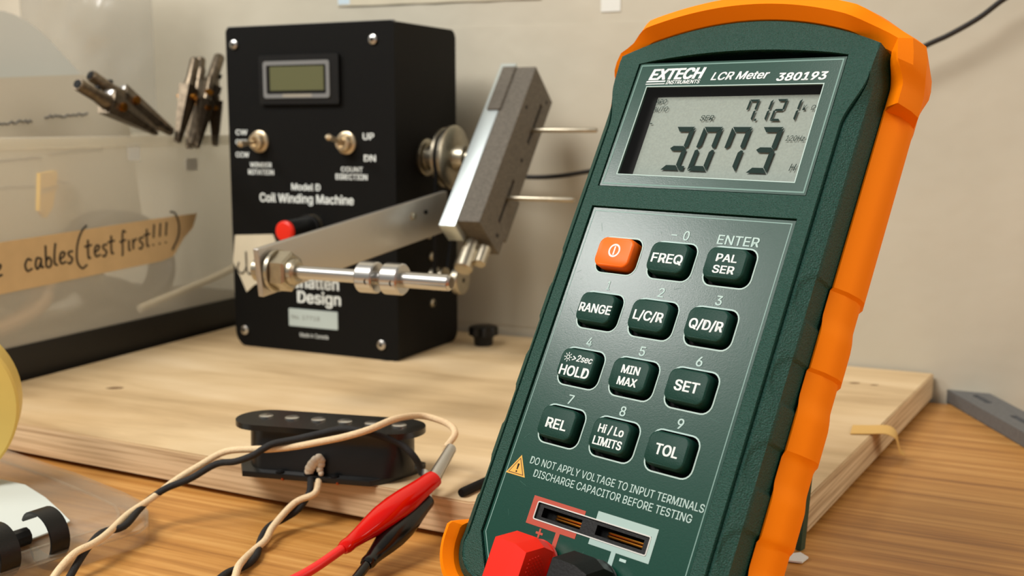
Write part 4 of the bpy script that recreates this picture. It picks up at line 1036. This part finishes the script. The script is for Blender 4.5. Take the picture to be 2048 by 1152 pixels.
# tilt stand: leg from the back of the meter down to the desk
def ml(p): return RM.transposed() @ (V(p)-MO)
foot = V((91.2, 341.4, .3)); ft_l = ml(foot)
mb = MB()
d_ = (MO+mu*26+mv*45-mn*30.5-foot)
A_ = foot; B_ = foot+d_
def quad(pts, th):
    vs = [V(p) for p in pts]+[V(p)+th for p in pts]; n = len(pts)
    fs = [tuple(range(n)), tuple(range(n, 2*n))[::-1]]+[(i, (i+1) % n, n+(i+1) % n, n+i) for i in range(n)]
    return vs, fs
wdt = -mu
pts = [A_, A_+wdt*1.9, A_+wdt*1.9+d_*.19, A_+wdt*34+d_*.21, B_+wdt*36, B_]
vs, fs = quad(pts, V((.703, .711, 0))*2.6); vs = [ml(p) for p in vs]; mb.add(vs, fs, GREEN_S); mpart(mb, 'tilt_stand', hol_o)

# plugs in the jacks
def plug(name, label, u0, m, lead):
    base = MO+mu*u0+mv*(-60)+mn*.4; t = thing(name, label, 'plug', base, RM)
    bm = bmesh.new()
    prof = [(-14.5, 1.4), (6.0, 1.4), (6.3, 6.2), (3.2, 13.2), (-14.5, 13.2)]      # (v, w)
    i_, o_ = 4.9, 5.9
    secs = [(-5.6, .9), (-5.0, 1.), (1.2, 1.), (2.2, .98), (5.2, .84)]
    vs = []; fs = []
    for (uu, k) in secs:
        for (a, b) in prof: vs.append((uu, (a+4)*k-4 if a > 0 else a, 7.2+(b-7.2)*k))
    n = len(prof)
    for i in range(4):
        for j in range(n): fs.append((i*n+j, i*n+(j+1) % n, (i+1)*n+(j+1) % n, (i+1)*n+j))
    fs += [tuple(range(n)), tuple(range(4*n, 5*n))[::-1]]
    mb = MB(); mb.add(vs, fs, m)
    mb.lathe((0, 0, 0), (0, 0, 1), [(0, 6.2), (1.2, 6.4), (2.2, 6.2)], m, 32)
    part(mb, 'plug_body', t, angle=20)
    mb = MB()
    for i in range(-3, 4):
        for j in range(-3, 4):
            a, b = j*1.0+(i % 2)*.5, i*.87
            if a*a+b*b < 9.2:
                mb.lathe((5.15, -.9+a, 7.4+b), (1, 0, 0), [(0, .34), (.22, .26), (.3, .05)], m, 7)
    part(mb, 'grip_dots', t)['kind'] = 'stuff'
    mb = MB(); mb.lathe((0, 0, -2.6), (0, 0, 1), [(0, 2.1), (2.8, 2.1)], NICK, 18); part(mb, 'pin', t)
    mb = MB(); mb.tube(crom([V((0, -13.0, 7)), V((0, -16, 9)), V((-1, -18, 18)), V((-4, -18, 34)), V((-8, -22, 52))], 6), 1.7, lead, 12); part(mb, 'lead', t)
plug('banana_plug', 'red faceted banana plug pushed into the left input jack of the meter', -9.9, REDG, REDW)
plug('banana_plug', 'black faceted banana plug pushed into the right input jack of the meter', 9.3, BLACKP, BLKV)

# ------------------------------------------------------------------ camera and light
cam = bpy.data.cameras.new('camera'); co_ = bpy.data.objects.new('camera', cam); COL.objects.link(co_)
co_.location = (0, 0, .134); pit = math.atan((576-247)/2260.); co_.rotation_euler = (PI/2-pit, 0, 0)
cam.sensor_width = 36; cam.lens = 2260*36/2048; cam.clip_start = .01
cam.dof.use_dof = True; cam.dof.focus_distance = .296; cam.dof.aperture_fstop = 21; cam.dof.aperture_blades = 0
SC.camera = co_
def area(name, loc, target, size, power, col, size_y=None):
    l = bpy.data.lights.new(name, 'AREA'); l.energy = power; l.color = col; l.size = size
    if size_y: l.shape = 'RECTANGLE'; l.size_y = size_y
    o = bpy.data.objects.new(name, l); COL.objects.link(o); o.location = loc
    o.rotation_euler = (V(target)-V(loc)).to_track_quat('-Z', 'Y').to_euler(); return o
area('window_light', (-.80, .375, .655), (.03, .31, .10), .16, 2.4, (1, .98, .94), .13)
area('ceiling_light', (-.75, -.15, 1.25), (0, .45, .05), .6, 22, (1, .96, .90))
area('room_light_right', (1.3, -.35, .75), (.05, .35, .05), .8, 7.5, (1, .91, .78))
wd = bpy.data.worlds.new('room'); SC.world = wd; wd.use_nodes = True
wd.node_tree.nodes['Background'].inputs[0].default_value = (.84, .82, .77, 1); wd.node_tree.nodes['Background'].inputs[1].default_value = .32
vs_ = SC.view_settings; vs_.view_transform = 'Standard'; vs_.look = 'None'; vs_.exposure = 0; vs_.gamma = 1; vs_.use_curve_mapping = False
